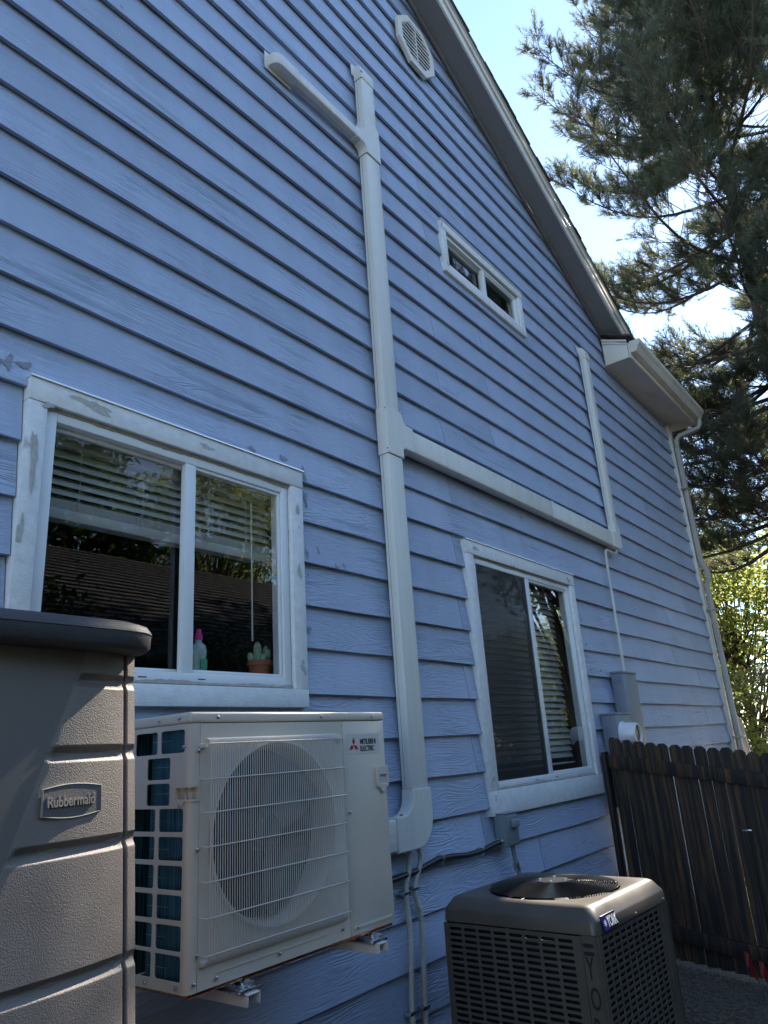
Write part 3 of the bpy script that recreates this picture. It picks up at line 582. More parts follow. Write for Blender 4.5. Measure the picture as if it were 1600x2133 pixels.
# drain hoses below the elbow
def hose(pts, r, name, label):
    o = thing(name, label, 'hose', pts[-1], group='drain hoses below the pipe cover')
    # smooth the path and corrugate
    P = [Vector(p) for p in pts]; out = []; rr = []
    for i in range(len(P) - 1):
        p0, p1, p2, p3 = P[max(i - 1, 0)], P[i], P[i + 1], P[min(i + 2, len(P) - 1)]; n = max(4, int((p2 - p1).length / .0028))
        for k in range(n):
            t = k / n; out.append(.5 * ((2 * p1) + (p2 - p0) * t + (2 * p0 - 5 * p1 + 4 * p2 - p3) * t * t + (3 * p1 - p0 - 3 * p2 + p3) * t ** 3)); rr.append(r + (.0012 if len(out) % 3 == 0 else -.0006))
    B().tube(out, rr, 8).build('hose', 'drain_hose', o, smooth=60)
    return o
h1 = hose([(3.030, -.035, 1.16), (3.034, -.032, 1.09), (3.002, -.024, .99), (3.008, -.022, .88), (3.014, -.022, .78), (2.99, -.022, .46), (2.985, -.024, .16)], .013, 'drain_hose', 'corrugated drain hose hanging under the elbow, the one closer to the heat pump')
h2 = hose([(3.105, -.035, 1.165), (3.126, -.032, 1.10), (3.073, -.024, .99), (3.09, -.022, .91), (3.11, -.022, .84), (3.09, -.022, .46), (3.08, -.024, .16)], .013, 'drain_hose', 'corrugated drain hose hanging under the elbow, the one closer to the tall window')
def clip(p, parent): B().box(p[0] - .035, p[0] + .018, p[1] - .018, .0, p[2] - .007, p[2] + .007).build('clip', 'galvanised', parent, bevel=.002)
for p, q in (((3.004, -.02, .978), h1), ((3.076, -.02, .985), h2), ((2.992, -.02, .50), h1), ((3.092, -.02, .495), h2)): clip(p, q)

# ------------------------------------------------------------------ disconnect box and condenser whip
db = thing('disconnect_box', 'grey metal electrical disconnect box below the tall window', 'electrical box', (3.98, 0, 1.05))
B().box(3.905, 4.045, -.075, .0, 1.055, 1.225).build('body', 'disconnect_grey', db, bevel=.004)
B().prism([(-.079, 1.062), (-.076, 1.062), (-.074, 1.218), (-.081, 1.212)], 0, 3.912, 4.042).build('cover', 'disconnect_grey', db, bevel=.001)
B().box(3.90, 4.05, -.082, .0, 1.2255, 1.230).build('hood', 'disconnect_grey', db, bevel=.002)
B().box(3.95, 4.02, -.105, -.0795, 1.15, 1.195).build('handle_bump', 'disconnect_grey', db, bevel=.008, seg=3)
B().tube([(4.0, -.0815, 1.09), (4.012, -.0815, 1.10), (4.0, -.0815, 1.11), (3.99, -.0815, 1.10), (4.0, -.0815, 1.09)], .002, 5).build('label_ring', 'box_grey', db)
B().tube([(3.9045, -.04, 1.085), (3.87, -.04, 1.085)], .02, 12).build('connector', 'galvanised', db)
wh = thing('flexible_conduit', 'black flexible conduit clipped along the siding to the disconnect box', 'conduit', (3.2, -.03, 1.05))
B().tube([(3.87, -.04, 1.085), (3.80, -.036, 1.078), (3.70, -.032, 1.065), (3.55, -.028, 1.062), (3.42, -.028, 1.075), (3.28, -.028, 1.082), (3.10, -.026, 1.055), (2.9, -.026, 1.045), (2.6, -.03, 1.06), (2.45, -.10, 1.09)], .014, 10).build('sleeve', 'flex_black', wh)
for x, z in ((3.70, 1.065), (3.31, 1.08)): B().box(x - .006, x + .006, -.045, .0, z - .03, z + .016).build('clip', 'galvanised', wh, bevel=.002)
wp = thing('condenser_whip', 'short grey conduit dropping from the disconnect box behind the condenser', 'conduit', (4.03, -.05, .85))
B().tube([(4.02, -.04, 1.054), (4.022, -.045, .98), (4.03, -.06, .9), (4.0, -.12, .6), (3.8, -.24, .4)], .013, 10).build('sleeve', 'box_grey', wp); B().tube([(4.022, -.047, .96), (4.026, -.05, .92)], .019, 10).build('connector', 'galvanised', wp)

# ------------------------------------------------------------------ meter enclosures
tb = thing('meter_enclosure', 'tall grey electrical enclosure on the siding above the fence', 'electrical box', (6.2, 0, 1.2))
B().box(6.05, 6.37, -.10, .0, 1.2, 2.10).build('body', 'box_grey', tb, bevel=.004); B().box(6.043, 6.377, -.106, .0, 2.1005, 2.118).build('hood', 'box_grey', tb, bevel=.003)
B().box(6.046, 6.0495, -.09, -.03, 2.03, 2.095).build('hinge_tab', 'box_grey', tb)
mb = thing('meter_socket', 'smaller grey box beside the tall enclosure carrying a round white meter', 'electric meter', (5.87, 0, 1.1))
B().box(5.70, 6.03, -.12, .0, 1.1, 1.765).build('body', 'box_grey', mb, bevel=.004); B().box(5.693, 6.036, -.126, .0, 1.7655, 1.782).build('hood', 'box_grey', mb, bevel=.003)
B().lathe([(.0, -.121), (.098, -.121), (.098, -.135), (.09, -.137), (.084, -.235), (.078, -.243), (.066, -.243), (.064, -.225), (0, -.225)], (5.80, 0, 1.615), 1, 32).build('meter', 'meter_white', mb)
B().lathe([(0, -.2255), (.062, -.2255), (.062, -.229), (0, -.229)], (5.80, 0, 1.615), 1, 28).build('dial', 'meter_dial', mb)

# ------------------------------------------------------------------ heat pump outdoor unit
hp = thing('heat_pump', 'beige wall mounted heat pump unit with large wire fan grille', 'heat pump', (1.89, -.285, 1.0))
X0, X1, Y0, Y1, ZB, ZT = 1.430, 2.362, -.45, -.12, 1.012, 1.722
B().box(X0 - .003, X1 + .003, Y0 - .003, Y1 + .003, ZT + .001, ZT + .033).build('top_cover', 'case_enamel', hp, bevel=.008, seg=3)
# left side panel with its open windows (local u = -y, v = z)
holes = []
rows = [1.640, None, None, 1.420, 1.3435, 1.267, 1.1915, 1.116, 1.042]
for z in (1.640, 1.420, 1.3435, 1.267, 1.1905, 1.114, 1.0405):
    h = .066 if z == 1.640 else .063
    holes += [rrect(.304, .421, z, z + h, .008), rrect(.172, .287, z, z + h, .008)]
holes += [rrect(.238, .354, z, z + .062, .008) for z in (1.566, 1.4925)] + [rrect(.390, .4265, 1.509, 1.540, .002)]
from_mesh('side_panel', panel_mesh([[(.12, ZB), (.428, ZB), (.428, ZT), (.12, ZT)]] + holes, .005, .0012, T((X0 + .0025, 0, 0)) @ SIDE), 'case_enamel', hp)
# rounded front left corner post
P = [(X0, -.428)] + [(X0 + .022 - .022 * math.cos(R(a)), -.428 - .022 * math.sin(R(a))) for a in range(0, 91, 10)] + [(1.464, -.45), (1.464, -.444)] + [(X0 + .022 - .017 * math.cos(R(a)), -.428 - .017 * math.sin(R(a))) for a in range(90, -1, -15)]
B().prism(P, 2, ZB, 1.508).prism(P, 2, 1.541, ZT).build('corner_post', 'case_enamel', hp, smooth=30)
def corner_shell(o, ext_s, ext_f, z0, z1, t=.004):
    r = .022 + o; Q = [(X0 - o, ext_s)] + [(X0 + .022 - r * math.cos(R(a)), -.428 - r * math.sin(R(a))) for a in range(0, 91, 10)] + [(ext_f, -.45 - o)]
    r -= t; Q += [(ext_f, -.45 - o + t)] + [(X0 + .022 - r * math.cos(R(a)), -.428 - r * math.sin(R(a))) for a in range(90, -1, -15)] + [(X0 - o + t, ext_s)]
    return B().prism(Q, 2, z0, z1)
hd = corner_shell(.004, -.384, 1.4645, 1.541, 1.569).build('grab_handle', 'case_enamel', hp, smooth=30)
corner_shell(.004, -.384, 1.4645, 1.502, 1.5085).build('handle_lip', 'case_enamel', hd, smooth=30)
corner_shell(-.014, -.388, 1.462, 1.5086, 1.5409, .002).build('handle_recess', 'case_enamel', hd, smooth=30)
B().box(X0 - .004, X0 + .016, -.389, -.384, 1.5086, 1.5409).box(1.459, 1.4645, -.454, -.436, 1.5086, 1.5409).build('handle_cheek', 'case_enamel', hd)
B().prism([(-.386, 1.502), (-.428, 1.502), (-.416, 1.487), (-.408, 1.484), (-.40, 1.487)], 0, X0 - .004, X0 - .0003).build('handle_tab', 'case_enamel', hd, bevel=.001)
# front fan panel with round mouth
CX, CZ, CR = 1.782, 1.386, .268
circ = [(CX + CR * math.cos(R(a)), CZ + CR * math.sin(R(a))) for a in range(0, 360, 6)]
fp = from_mesh('fan_panel', panel_mesh([[(1.466, ZB), (2.114, ZB), (2.114, ZT - .001), (1.466, ZT - .001)], circ], .006, .0012, T((0, Y0 + .003, 0)) @ FRONT), 'case_enamel', hp)
B().lathe([(CR + .012, Y0 - .004), (CR + .003, Y0 - .006), (CR - .004, Y0 + .004), (CR - .012, Y0 + .03), (CR - .016, Y0 + .09), (CR - .013, Y0 + .09), (CR - .003, Y0 + .01), (CR + .012, Y0 - .0035)], (CX, 0, CZ), 1, 60, False).build('fan_mouth', 'case_enamel', fp)
B().box(1.53, 2.0, Y0 - .0025, Y0 - .0002, 1.043, 1.048).build('pressed_rib', 'case_enamel', fp, bevel=.001)
fa = B().lathe([(0, Y0 + .03), (.045, Y0 + .03), (.06, Y0 + .045), (.062, Y0 + .10), (0, Y0 + .10)], (CX, 0, CZ), 1, 24).build('fan', 'fan_grey', hp)
for i in range(3):
    V = []; n = 8
    for j in range(n):
        for q in range(6):
            r = .05 + .195 * q / 5; a = R(120 * i + 78 * j / (n - 1) + 25 * q / 5); V.append((CX + r * math.cos(a), Y0 + .03 + .075 * j / (n - 1), CZ + r * math.sin(a)))
    B().add(V, [(j * 6 + q, j * 6 + q + 1, j * 6 + q + 7, j * 6 + q + 6) for j in range(n - 1) for q in range(5)]).build('blade', 'fan_grey', fa)
B().box(1.50, 2.33, -.33, -.325, ZB + .02, ZT - .02).box(2.08, 2.11, -.44, -.13, ZB + .02, ZT - .01).build('inner_shroud', 'black_plastic', hp, smooth=0)
B().box(2.1165, X1, Y0, Y0 + .006, ZB, ZT - .001).box(X1 - .006, X1, Y0 + .0065, Y1, ZB, ZT - .001).build('service_panel', 'case_enamel', hp, bevel=.002)
B().box(2.13, 2.345, Y0 - .003, Y0 - .0003, 1.030, 1.040).build('pressed_rib', 'case_enamel', hp, bevel=.001)
B().box(X0 + .01, X1 - .005, Y0 + .008, Y1 - .004, ZB - .012, ZB - .001).build('base_pan', 'copper', hp, bevel=.003)
B().box(X0, X0 + .03, Y1 - .004, Y1, ZB, ZT).build('rear_post', 'case_enamel', hp)
co = B().box(X0 + .022, X0 + .046, -.404, -.232, ZB + .01, ZT - .012).build('coil', 'coil_fins', hp, smooth=0)
B().box(X0 + .022, X1 - .3, -.150, -.128, ZB + .01, ZT - .012).build('rear_coil', 'coil_fins', hp, smooth=0)
for i in range(18):
    z = ZB + .025 + i * .0385
    B().tube([(X0 + .030, -.405, z), (X0 + .030, -.416, z + .001), (X0 + .030, -.421, z + .010), (X0 + .030, -.416, z + .019), (X0 + .030, -.405, z + .02)], .0042, 7).build('copper_bend', 'copper', co)
for i in range(9): B().box(X0 + .021, X0 + .0225, -.33, -.232, ZB + .05 + i * .077, ZB + .0508 + i * .077).build('fin_crease', 'galvanised', co, smooth=0)
# grab handles
h2_ = from_mesh('grab_handle', panel_mesh([[(2.297, 1.486), (2.303, 1.478), (2.315, 1.475), (2.325, 1.462), (2.334, 1.457), (2.343, 1.462), (2.350, 1.476), (2.366, 1.480), (2.366, 1.553), (2.30, 1.553), (2.297, 1.548)], rrect(2.312, 2.36, 1.489, 1.522, .003)], .009, .0015, T((0, Y0 - .0045, 0)) @ FRONT), 'case_enamel', hp)
B().box(2.3045, 2.362, Y0 - .0005, Y0 - .0001, 1.487, 1.524).build('handle_recess', 'sticker', h2_)
# wire grille
g = B(); gx0, gx1 = 1.472, 2.088; YG = Y0 - .030; n = 66
for i in range(n):
    x = gx0 + .012 + (gx1 - gx0 - .024) * i / (n - 1)
    g.tube([(x, Y0 - .002, 1.676), (x, YG + .012, 1.674), (x, YG + .003, 1.668), (x, YG, 1.655), (x, YG, 1.096), (x, YG + .004, 1.085), (x, Y0 - .002, 1.072)], .0016, 5)
for z in (1.660, 1.560, 1.468, 1.376, 1.284, 1.192, 1.100):
    g.tube([(gx0, Y0 - .001, z), (gx0, YG + .004, z), (gx0 + .006, YG - .003, z), (gx1 - .006, YG - .003, z), (gx1, YG + .004, z), (gx1, Y0 - .001, z)], .0021, 6)
g.tube([(gx0 + .02, Y0 - .003, 1.677), (gx1 - .01, Y0 - .003, 1.677)], .0021, 6); g.tube([(gx0, Y0 - .004, 1.072), (gx1, Y0 - .004, 1.072)], .002, 6)
gr = g.build('fan_grille', 'wire_coat', hp, smooth=60); gr['kind'] = 'stuff'
for x, z in ((1.474, 1.655), (1.484, 1.078), (2.086, 1.655), (2.086, 1.082)): B().box(x - .012, x + .012, Y0 - .012, Y0 - .0003, z - .007, z + .007).build('grille_bracket', 'wire_coat', hp, bevel=.003)
scr = B().lathe([(0, 0), (.0058, 0), (.0055, -.003), (.003, -.0045), (0, -.0046)], (0, 0, 0), 1, 10).mesh('screw'); scr.materials.append(MATS['galvanised'])
def screw(x, y, z, parent, rz=0):
    o = bpy.data.objects.new('screw', scr); COL.objects.link(o); o.parent = parent; o.matrix_parent_inverse = parent.matrix_basis.inverted() if parent.type == 'EMPTY' else Matrix(); o.location = (x, y, z); o.rotation_euler = (0, 0, rz)
for x, z in ((1.53, 1.739), (2.0, 1.739), (2.29, 1.739), (1.458, 1.642), (2.135, 1.405), (1.452, 1.034), (1.53, 1.032), (1.775, 1.038), (2.07, 1.046), (2.148, 1.035), (1.458, 1.37), (1.462, 1.10), (2.338, 1.468)): screw(x, Y0 - .0032, z, hp)
for y, z in ((-.409, 1.4935), (-.41, 1.028), (-.27, 1.028), (-.30, 1.74), (-.40, 1.74), (-.425, 1.655)): screw(X0 - .0045, y, z, hp, R(-90))
# maker's plate
B().box(2.138, 2.33, Y0 - .0009, Y0 - .0002, 1.602, 1.675).build('sticker', 'sticker', hp, smooth=0)
def dia(cx, cz, s, rot):
    c_, s_ = math.cos(rot), math.sin(rot); P = [(0, 0), (.29 * s, .5 * s), (0, s), (-.29 * s, .5 * s)]
    return [(cx + u * c_ - v * s_, cz + u * s_ + v * c_) for u, v in P]
lx, lz, ls = 2.176, 1.6335, .029
for a in (0, 120, 240): B().prism(dia(lx, lz, ls, R(a)), 1, Y0 - .0014, Y0 - .0008).build('red_diamond', 'logo_red', hp, smooth=0)
from_mesh('lettering', text_mesh('MITSUBISHI', .0265, .0004, T((2.212, Y0 - .0012, 1.6375)) @ FRONT, sx=.82, space=.86, off=.0006), 'logo_ink', hp)
from_mesh('lettering', text_mesh('ELECTRIC', .0265, .0004, T((2.212, Y0 - .0012, 1.6125)) @ FRONT, sx=.82, space=.88, off=.0006), 'logo_ink', hp)
# wall brackets
for x, nm in ((1.582, 'under the coil end of the heat pump'), (2.170, 'under the service end of the heat pump')):
    br = thing('wall_bracket', 'ivory steel wall bracket arm ' + nm, 'bracket', (x, 0, .93), group='brackets holding the heat pump')
    B().box(x, x + .048, -.525, -.002, .982, .986).box(x, x + .004, -.525, -.002, .954, .9815).box(x + .044, x + .048, -.525, -.002, .954, .9815).build('arm', 'wire_coat', br, bevel=.0015)
    B().box(x - .01, x + .058, -.012, -.002, .93, .998).build('wall_plate', 'wire_coat', br, bevel=.002)
    B().box(x - .016, x + .064, -.512, -.40, .9865, .990).box(x - .016, x + .064, -.515, -.512, .9865, .997).build('foot_plate', 'galvanised', br, bevel=.001)
    B().prism([(x - .004, .9905), (x + .008, .9905), (x + .004, 1.0), (x - .008, 1.008)], 1, -.495, -.42).prism([(x + .036, .9905), (x + .05, .9905), (x + .055, 1.006), (x + .042, 1.0)], 1, -.495, -.42).build('foot_clip', 'galvanised', br, bevel=.001)
    B().lathe([(0, 0), (.011, 0), (.011, .007), (.006, .009), (.006, .015), (0, .0155)], (x + .022, -.48, .9903), 2, 6).build('bolt', 'galvanised', br)

# ------------------------------------------------------------------ storage shed
sh = thing('storage_shed', 'brown moulded plastic garden shed with dark lid beside the heat pump', 'shed', (.16, -.66, .03))
SX0, SX1 = -.55, .872; GZ = [1.766, 1.635, 1.477, 1.274, 1.03, .74, .42]
def diag(z): return .75 - (1.823 - z) * .375
def sy(x, z, smooth_panel=False):
    y = -1.028 + .028 * ((x - .16) / .7) ** 2 + .020 * max(0, (abs(x - .16) - .52) / .17) ** 2
    d = diag(z)
    if x > d:
        for g_ in GZ:
            u = abs(z - g_); fade = min(1, max(0, (x - d) / .012)); e = min(1, max(0, (.838 - x) / .012)) * .55 + .45
            if u < .014: y += .014 * fade * e * (.5 + .5 * math.cos(math.pi * u / .014)) ** .6
        y -= .0015
    vg = abs(x - .8445)
    if vg < .006: y += .011 * (.5 + .5 * math.cos(math.pi * vg / .006))
    return y
xs = sorted(set(list(np.arange(SX0, .52, .05)) + list(np.arange(.52, .835, .006)) + list(np.arange(.835, .856, .0012)) + [.858, .862, .866, .869, .8705]))
zs = [.04]
dzs = []
for g_ in GZ: dzs += list(g_ + np.arange(-.018, .0181, .0018))
zs = sorted(set([round(z, 4) for z in [.04] + dzs + list(np.arange(.1, 1.82, .012)) + [1.825]])); zs = [z for z in zs if z <= 1.825]
PL = (.684, .800, 1.535, 1.577)
V = np.array([(x, sy(x, z), z) for z in zs for x in xs]); nx = len(xs)
ii, jj = np.meshgrid(np.arange(nx - 1), np.arange(len(zs) - 1)); q = (jj * nx + ii).ravel(); F = np.stack([q, q + 1, q + nx + 1, q + nx], 1)
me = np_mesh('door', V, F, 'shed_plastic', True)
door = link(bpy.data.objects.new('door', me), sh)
# corner pillar turning to the side, then the body
P = [(SX1 - .002, -.955), (SX1, -.95), (SX1, -.30), (SX0, -.30), (SX0, -.98), (-.4, -1.0), (.7, -1.0), (.862, -.972)]
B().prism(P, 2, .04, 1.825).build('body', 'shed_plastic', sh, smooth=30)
def lidp(o): return rrect(SX0 - .018 - o, SX1 + .020 + o, -1.068 - o, -.27 + o, .085, 8)
lp = [lidp(-.03), lidp(-.006), lidp(.0), lidp(.001), lidp(.0025), lidp(.0015), lidp(-.004), lidp(-.022), lidp(-.07)]; lz_ = [1.819, 1.821, 1.829, 1.852, 1.853, 1.857, 1.868, 1.876, 1.879]
n = len(lp[0]); V = [(x, y, z) for P_, z in zip(lp, lz_) for x, y in P_]
B().add(V, [(i * n + j, i * n + (j + 1) % n, (i + 1) * n + (j + 1) % n, (i + 1) * n + j) for i in range(len(lp) - 1) for j in range(n)] + [tuple(range(n)), tuple(range((len(lp) - 1) * n, len(lp) * n))]).build('lid', 'shed_lid', sh, smooth=50)
ang = math.atan2(sy(.80, 1.56) - sy(.684, 1.56), .116)
MP = T((.726, sy(.726, 1.556) - .0005, 1.556)) @ Matrix.Rotation(ang, 4, 'Z') @ FRONT
oval = [(-.058, -.021)] + [(-.058 + .116 * i / 10, -.021 - .006 * math.sin(math.pi * i / 10)) for i in range(1, 10)] + [(.058, -.021), (.058, .021)] + [(.058 - .116 * i / 10, .021 + .006 * math.sin(math.pi * i / 10)) for i in range(1, 10)] + [(-.058, .021)]
from_mesh('plaque_rim', panel_mesh([[(u * 1.035, v * 1.07) for u, v in oval], oval], .0045, .001, MP), 'shed_letter', door)
from_mesh('plaque', panel_mesh([oval], .002, 0, MP), 'plaque', door)
from_mesh('lettering', text_mesh('Rubbermaid', .0245, .0018, MP @ T((-.052, -.008, .0025)), sx=.80, space=1.0, off=.0004), 'shed_letter', door)
for ch in sh.children_recursive:                      # the moulded body widens slightly towards its foot
    if ch.type == 'MESH' and ch.name.split('.')[0] != 'lid':
        for v_ in ch.data.vertices:
            v_.co.x += (.008 + (1.825 - v_.co.z) * .052) * max(0, min(1.05, (v_.co.x - .16) / .71))
pv = tag(B().box(-.62, 1.0, -1.12, -.22, -.05, .0385).build('paver_slab', 'concrete', bevel=.006), 'concrete slab under the plastic shed', 'slab')

# ------------------------------------------------------------------ central condenser
CA = R(-2)
YC = (3.238, -.662)
yk = thing('condenser_unit', 'squat grey brown central air condenser with slotted sides in front of the fence', 'air conditioner', (YC[0], YC[1], .155), CA)
HW = .355; ztop = .992 - .155; zc = .903 - .155
lay = [(HW - .05, ztop + .002), (HW - .040, ztop), (HW - .028, ztop - .006), (HW - .002, ztop - .042), (HW + .002, ztop - .050), (HW + .004, zc), (HW - .001, zc - .004)]
def sq(h, r=.035): return rrect(-h, h, -h, h, r, 4)
hole = [(.283 * math.cos(R(a + 45)), .283 * math.sin(R(a + 45))) for a in range(0, 360, 18)]   # 20 points to match 20-point square
V = [(x, y, ztop - .03) for x, y in hole] + [(x, y, ztop - .004) for x, y in hole] + [(x * 1.03, y * 1.03, ztop + .001) for x, y in hole]
sq0 = sq(HW - .05); n = len(sq0)
off = min(range(n), key=lambda s: sum((hole[j][0] - sq0[(j + s) % n][0]) ** 2 + (hole[j][1] - sq0[(j + s) % n][1]) ** 2 for j in range(n)))
for h, z in lay: P = sq(h); V += [(P[(j + off) % n][0], P[(j + off) % n][1], z) for j in range(n)]
k = len(V) // n
cap = B().add(V, [(i * n + j, i * n + (j + 1) % n, (i + 1) * n + (j + 1) % n, (i + 1) * n + j) for i in range(k - 1) for j in range(n)]).build('cap', 'condenser_enamel', yk, inv=False, smooth=35)
g = B()
for i in range(22):
    r = .072 + i * .0098; g.tube([(r * math.cos(R(a)), r * math.sin(R(a)), ztop + .004 + .022 * (1 - (r / .3) ** 2)) for a in range(0, 361, 10)], .0023, 4, False)
for a in range(0, 360, 45): g.tube([(.06 * math.cos(R(a)), .06 * math.sin(R(a)), ztop + .024), (.285 * math.cos(R(a)), .285 * math.sin(R(a)), ztop - .002)], .003, 5)
o = g.build('fan_guard', 'fan_guard_wire', yk, inv=False, smooth=60); o['kind'] = 'stuff'
B().lathe([(0, ztop + .029), (.07, ztop + .029), (.075, ztop + .022), (.07, ztop + .014), (0, ztop + .014)], (0, 0, 0), 2, 24).build('motor_plate', 'fan_guard_wire', yk, inv=False)
for a in (20, 110, 200, 290): B().lathe([(0, .031), (.007, .031), (.007, .0255), (0, .0255)], (.055 * math.cos(R(a)), .055 * math.sin(R(a)), ztop + .0035), 2, 8).build('motor_bolt', 'galvanised', yk, inv=False)
for i in range(3):
    V = []
    for j in range(7):
        for q_ in range(5):
            r = .06 + .21 * q_ / 4; a = R(120 * i + 60 * j / 6); V.append((r * math.cos(a), r * math.sin(a), ztop - .09 + .06 * j / 6))
    B().add(V, [(j * 5 + q_, j * 5 + q_ + 1, j * 5 + q_ + 6, j * 5 + q_ + 5) for j in range(6) for q_ in range(4)]).build('fan_blade', 'condenser_dark', yk, inv=False)
h = HW - .035
B().box(-h, h, -h, h, .02, zc - .01).build('coil', 'condenser_dark', yk, inv=False, smooth=0)
PH = zc - .008
def slots(w, cols, rows_, x0, rad, stag):
    L = []
    pitch = w / cols; sw = pitch * .84; rh = .0225; z = PH - .014
    for i in range(rows_):
        o_ = (pitch / 2 if (i % 2 and stag) else 0)
        for j in range(cols):
            a = x0 + j * pitch + o_ + pitch * .09
            if a + sw > x0 + w + .002: continue
            L.append(rrect(a, a + sw, z - .0122, z, rad, 2))
        z -= rh
        if z < .06: break
    return L
for f, (cols, stag) in enumerate(((8, False), (10, False), (8, False), (10, False))):
    W = HW * 2 - .115; loops = [[(-HW + .0, .0), (HW - .075, .0), (HW - .075, PH), (-HW + .0, PH)]] + slots(W - .012, cols, 40, -HW + .022, .0055, stag)
    # face 0 looks -x, then the others clockwise
    M = Matrix.Rotation([R(0), R(90), R(180), R(270)][f], 4, 'Z') @ T((-HW + .003, 0, 0)) @ SIDE
    me = panel_mesh(loops, .004, .0008, M); from_mesh('louvre_panel', me, 'condenser_enamel', yk, inv=False)
for f in range(4):
    M = Matrix.Rotation(R(90 * f), 4, 'Z')
    me = B().prism([(-HW - .002, -HW + .071), (-HW - .002, -HW + .022), (-HW + .022, -HW - .002), (-HW + .012, -HW + .012), (-HW + .008, -HW + .071)], 2, .0, zc - .002).mesh('corner_post', smooth=25); me.transform(M)
    from_mesh('corner_post', me, 'condenser_enamel', yk, inv=False)
# cut letters on the corner post towards the camera
for i, ch in enumerate('YORK'):
    M = T((-HW - .0028, -HW + .064, zc - .145 - i * .098)) @ SIDE
    from_mesh('cut_letter', text_mesh(ch, .105, .0006, M, sx=.50, off=.001), 'condenser_dark', yk, inv=False)
for z in (zc - .035, zc - .062): from_mesh('cut_slot', panel_mesh([rrect(-.021, .021, -.007, .007, .0065)], .0012, 0, T((-HW - .0028, -HW + .045, z)) @ SIDE), 'condenser_dark', yk, inv=False)
# maker badge on the cap's front edge
BM = Matrix.Rotation(0, 4, 'Z') @ T((-.262, -HW - .007, zc + .034)) @ Matrix.Rotation(R(-12), 4, 'X') @ FRONT
bd = from_mesh('badge', panel_mesh([rrect(-.062, .062, -.026, .026, .002)], .008, .001, BM), 'badge_black', yk, inv=False)
from_mesh('badge_field', panel_mesh([[(-.06, -.024), (-.018, -.024), (-.028, .024), (-.06, .024)]], .001, 0, BM @ T((0, 0, .0046))), 'badge_blue', bd)
from_mesh('lettering', text_mesh('YORK', .050, .0005, BM @ T((-.026, -.017, .0049)), sx=.68, space=.92, off=.0012), 'badge_white', bd)
sf_ = B()
for a in range(0, 180, 45):
    c_, s_ = math.cos(R(a)), math.sin(R(a)); sf_.prism([(-.044 + .012 * c_ - .0013 * s_, .012 * s_ + .0013 * c_), (-.044 - .012 * c_ - .0013 * s_, -.012 * s_ + .0013 * c_), (-.044 - .012 * c_ + .0013 * s_, -.012 * s_ - .0013 * c_), (-.044 + .012 * c_ + .0013 * s_, .012 * s_ - .0013 * c_)], 2, .0048 + a * 1e-6, .0054 + a * 1e-6)
me = sf_.mesh('snowflake', smooth=0); me.transform(BM); from_mesh('snowflake', me, 'badge_white', bd)
for u in (-.31, 0, .31):
    for rz in (0, 90): 
        p = Matrix.Rotation(R(rz), 4, 'Z') @ Vector((u, -HW - .0045, zc + .010)); o = bpy.data.objects.new('screw', scr); COL.objects.link(o); o.parent = yk; o.location = p; o.rotation_euler = (0, 0, R(rz))
pad = tag(B().box(YC[0] - .47, YC[0] + .47, YC[1] - .47, YC[1] + .42, -.02, .1545).build('equipment_pad', 'concrete', bevel=.006), 'concrete pad under the central air condenser', 'slab')

# ------------------------------------------------------------------ fence
fe = thing('picket_fence', 'dark weathered dog eared board fence meeting the house wall', 'fence', (5.6, -1.6, .0))
FX = 5.60; y = -.075; i = 0
while y > -4.4:
    w = .0835 + random.uniform(-.003, .003); a, c = y, y - w; zt = 1.605 + .143 * (y - .04) + random.uniform(-.008, .008); zb = gz(y) + .02
    xo = random.uniform(-.003, .003); lean = random.uniform(-.004, .004)
    B().prism([(a, zb), (c, zb), (c + lean, zt - .022), (c + .022 + lean, zt), (a - .022 + lean, zt), (a + lean, zt - .022)], 0, FX + xo, FX + .016 + xo).build('picket', 'fence_wood', fe, bevel=.002, seg=1)
    y -= w + (.0015 if i % 4 else .005) + random.uniform(0, .0012); i += 1
def rail(zf, h, nm='rail'): B().add([(x, y_, zf(y_) + dz) for y_ in (-.06, -4.4) for x, dz in ((FX - .045, 0), (FX - .004, 0), (FX - .004, -h), (FX - .045, -h))], [(0, 1, 2, 3), (4, 5, 6, 7), (0, 1, 5, 4), (1, 2, 6, 5), (2, 3, 7, 6), (3, 0, 4, 7)]).build(nm, 'fence_wood', fe, bevel=.003)
rail(lambda y_: 1.487 + .158 * y_, .092); rail(lambda y_: .405 + .15 * y_, .09)
B().box(FX - .075, FX + .01, -.058, -.026, .16, 1.50).build('wall_post', 'fence_wood', fe, bevel=.004)
B().prism([(-.065, .2), (-.13, .2), (-.13, 1.52), (-.105, 1.60), (-.078, 1.60), (-.065, 1.58)], 0, FX + .02, FX + .035).build('picket', 'fence_wood', fe, bevel=.002)
B().box(FX + .02, FX + .11, -2.5, -2.41, -.3, 1.2).build('post', 'fence_wood', fe, bevel=.004)
for kx, kz in ((-.93, .95),): B().box(FX - .012, FX - .0005, kx - .03, kx + .03, kz, kz + .012).build('latch', 'galvanised', fe, bevel=.003)

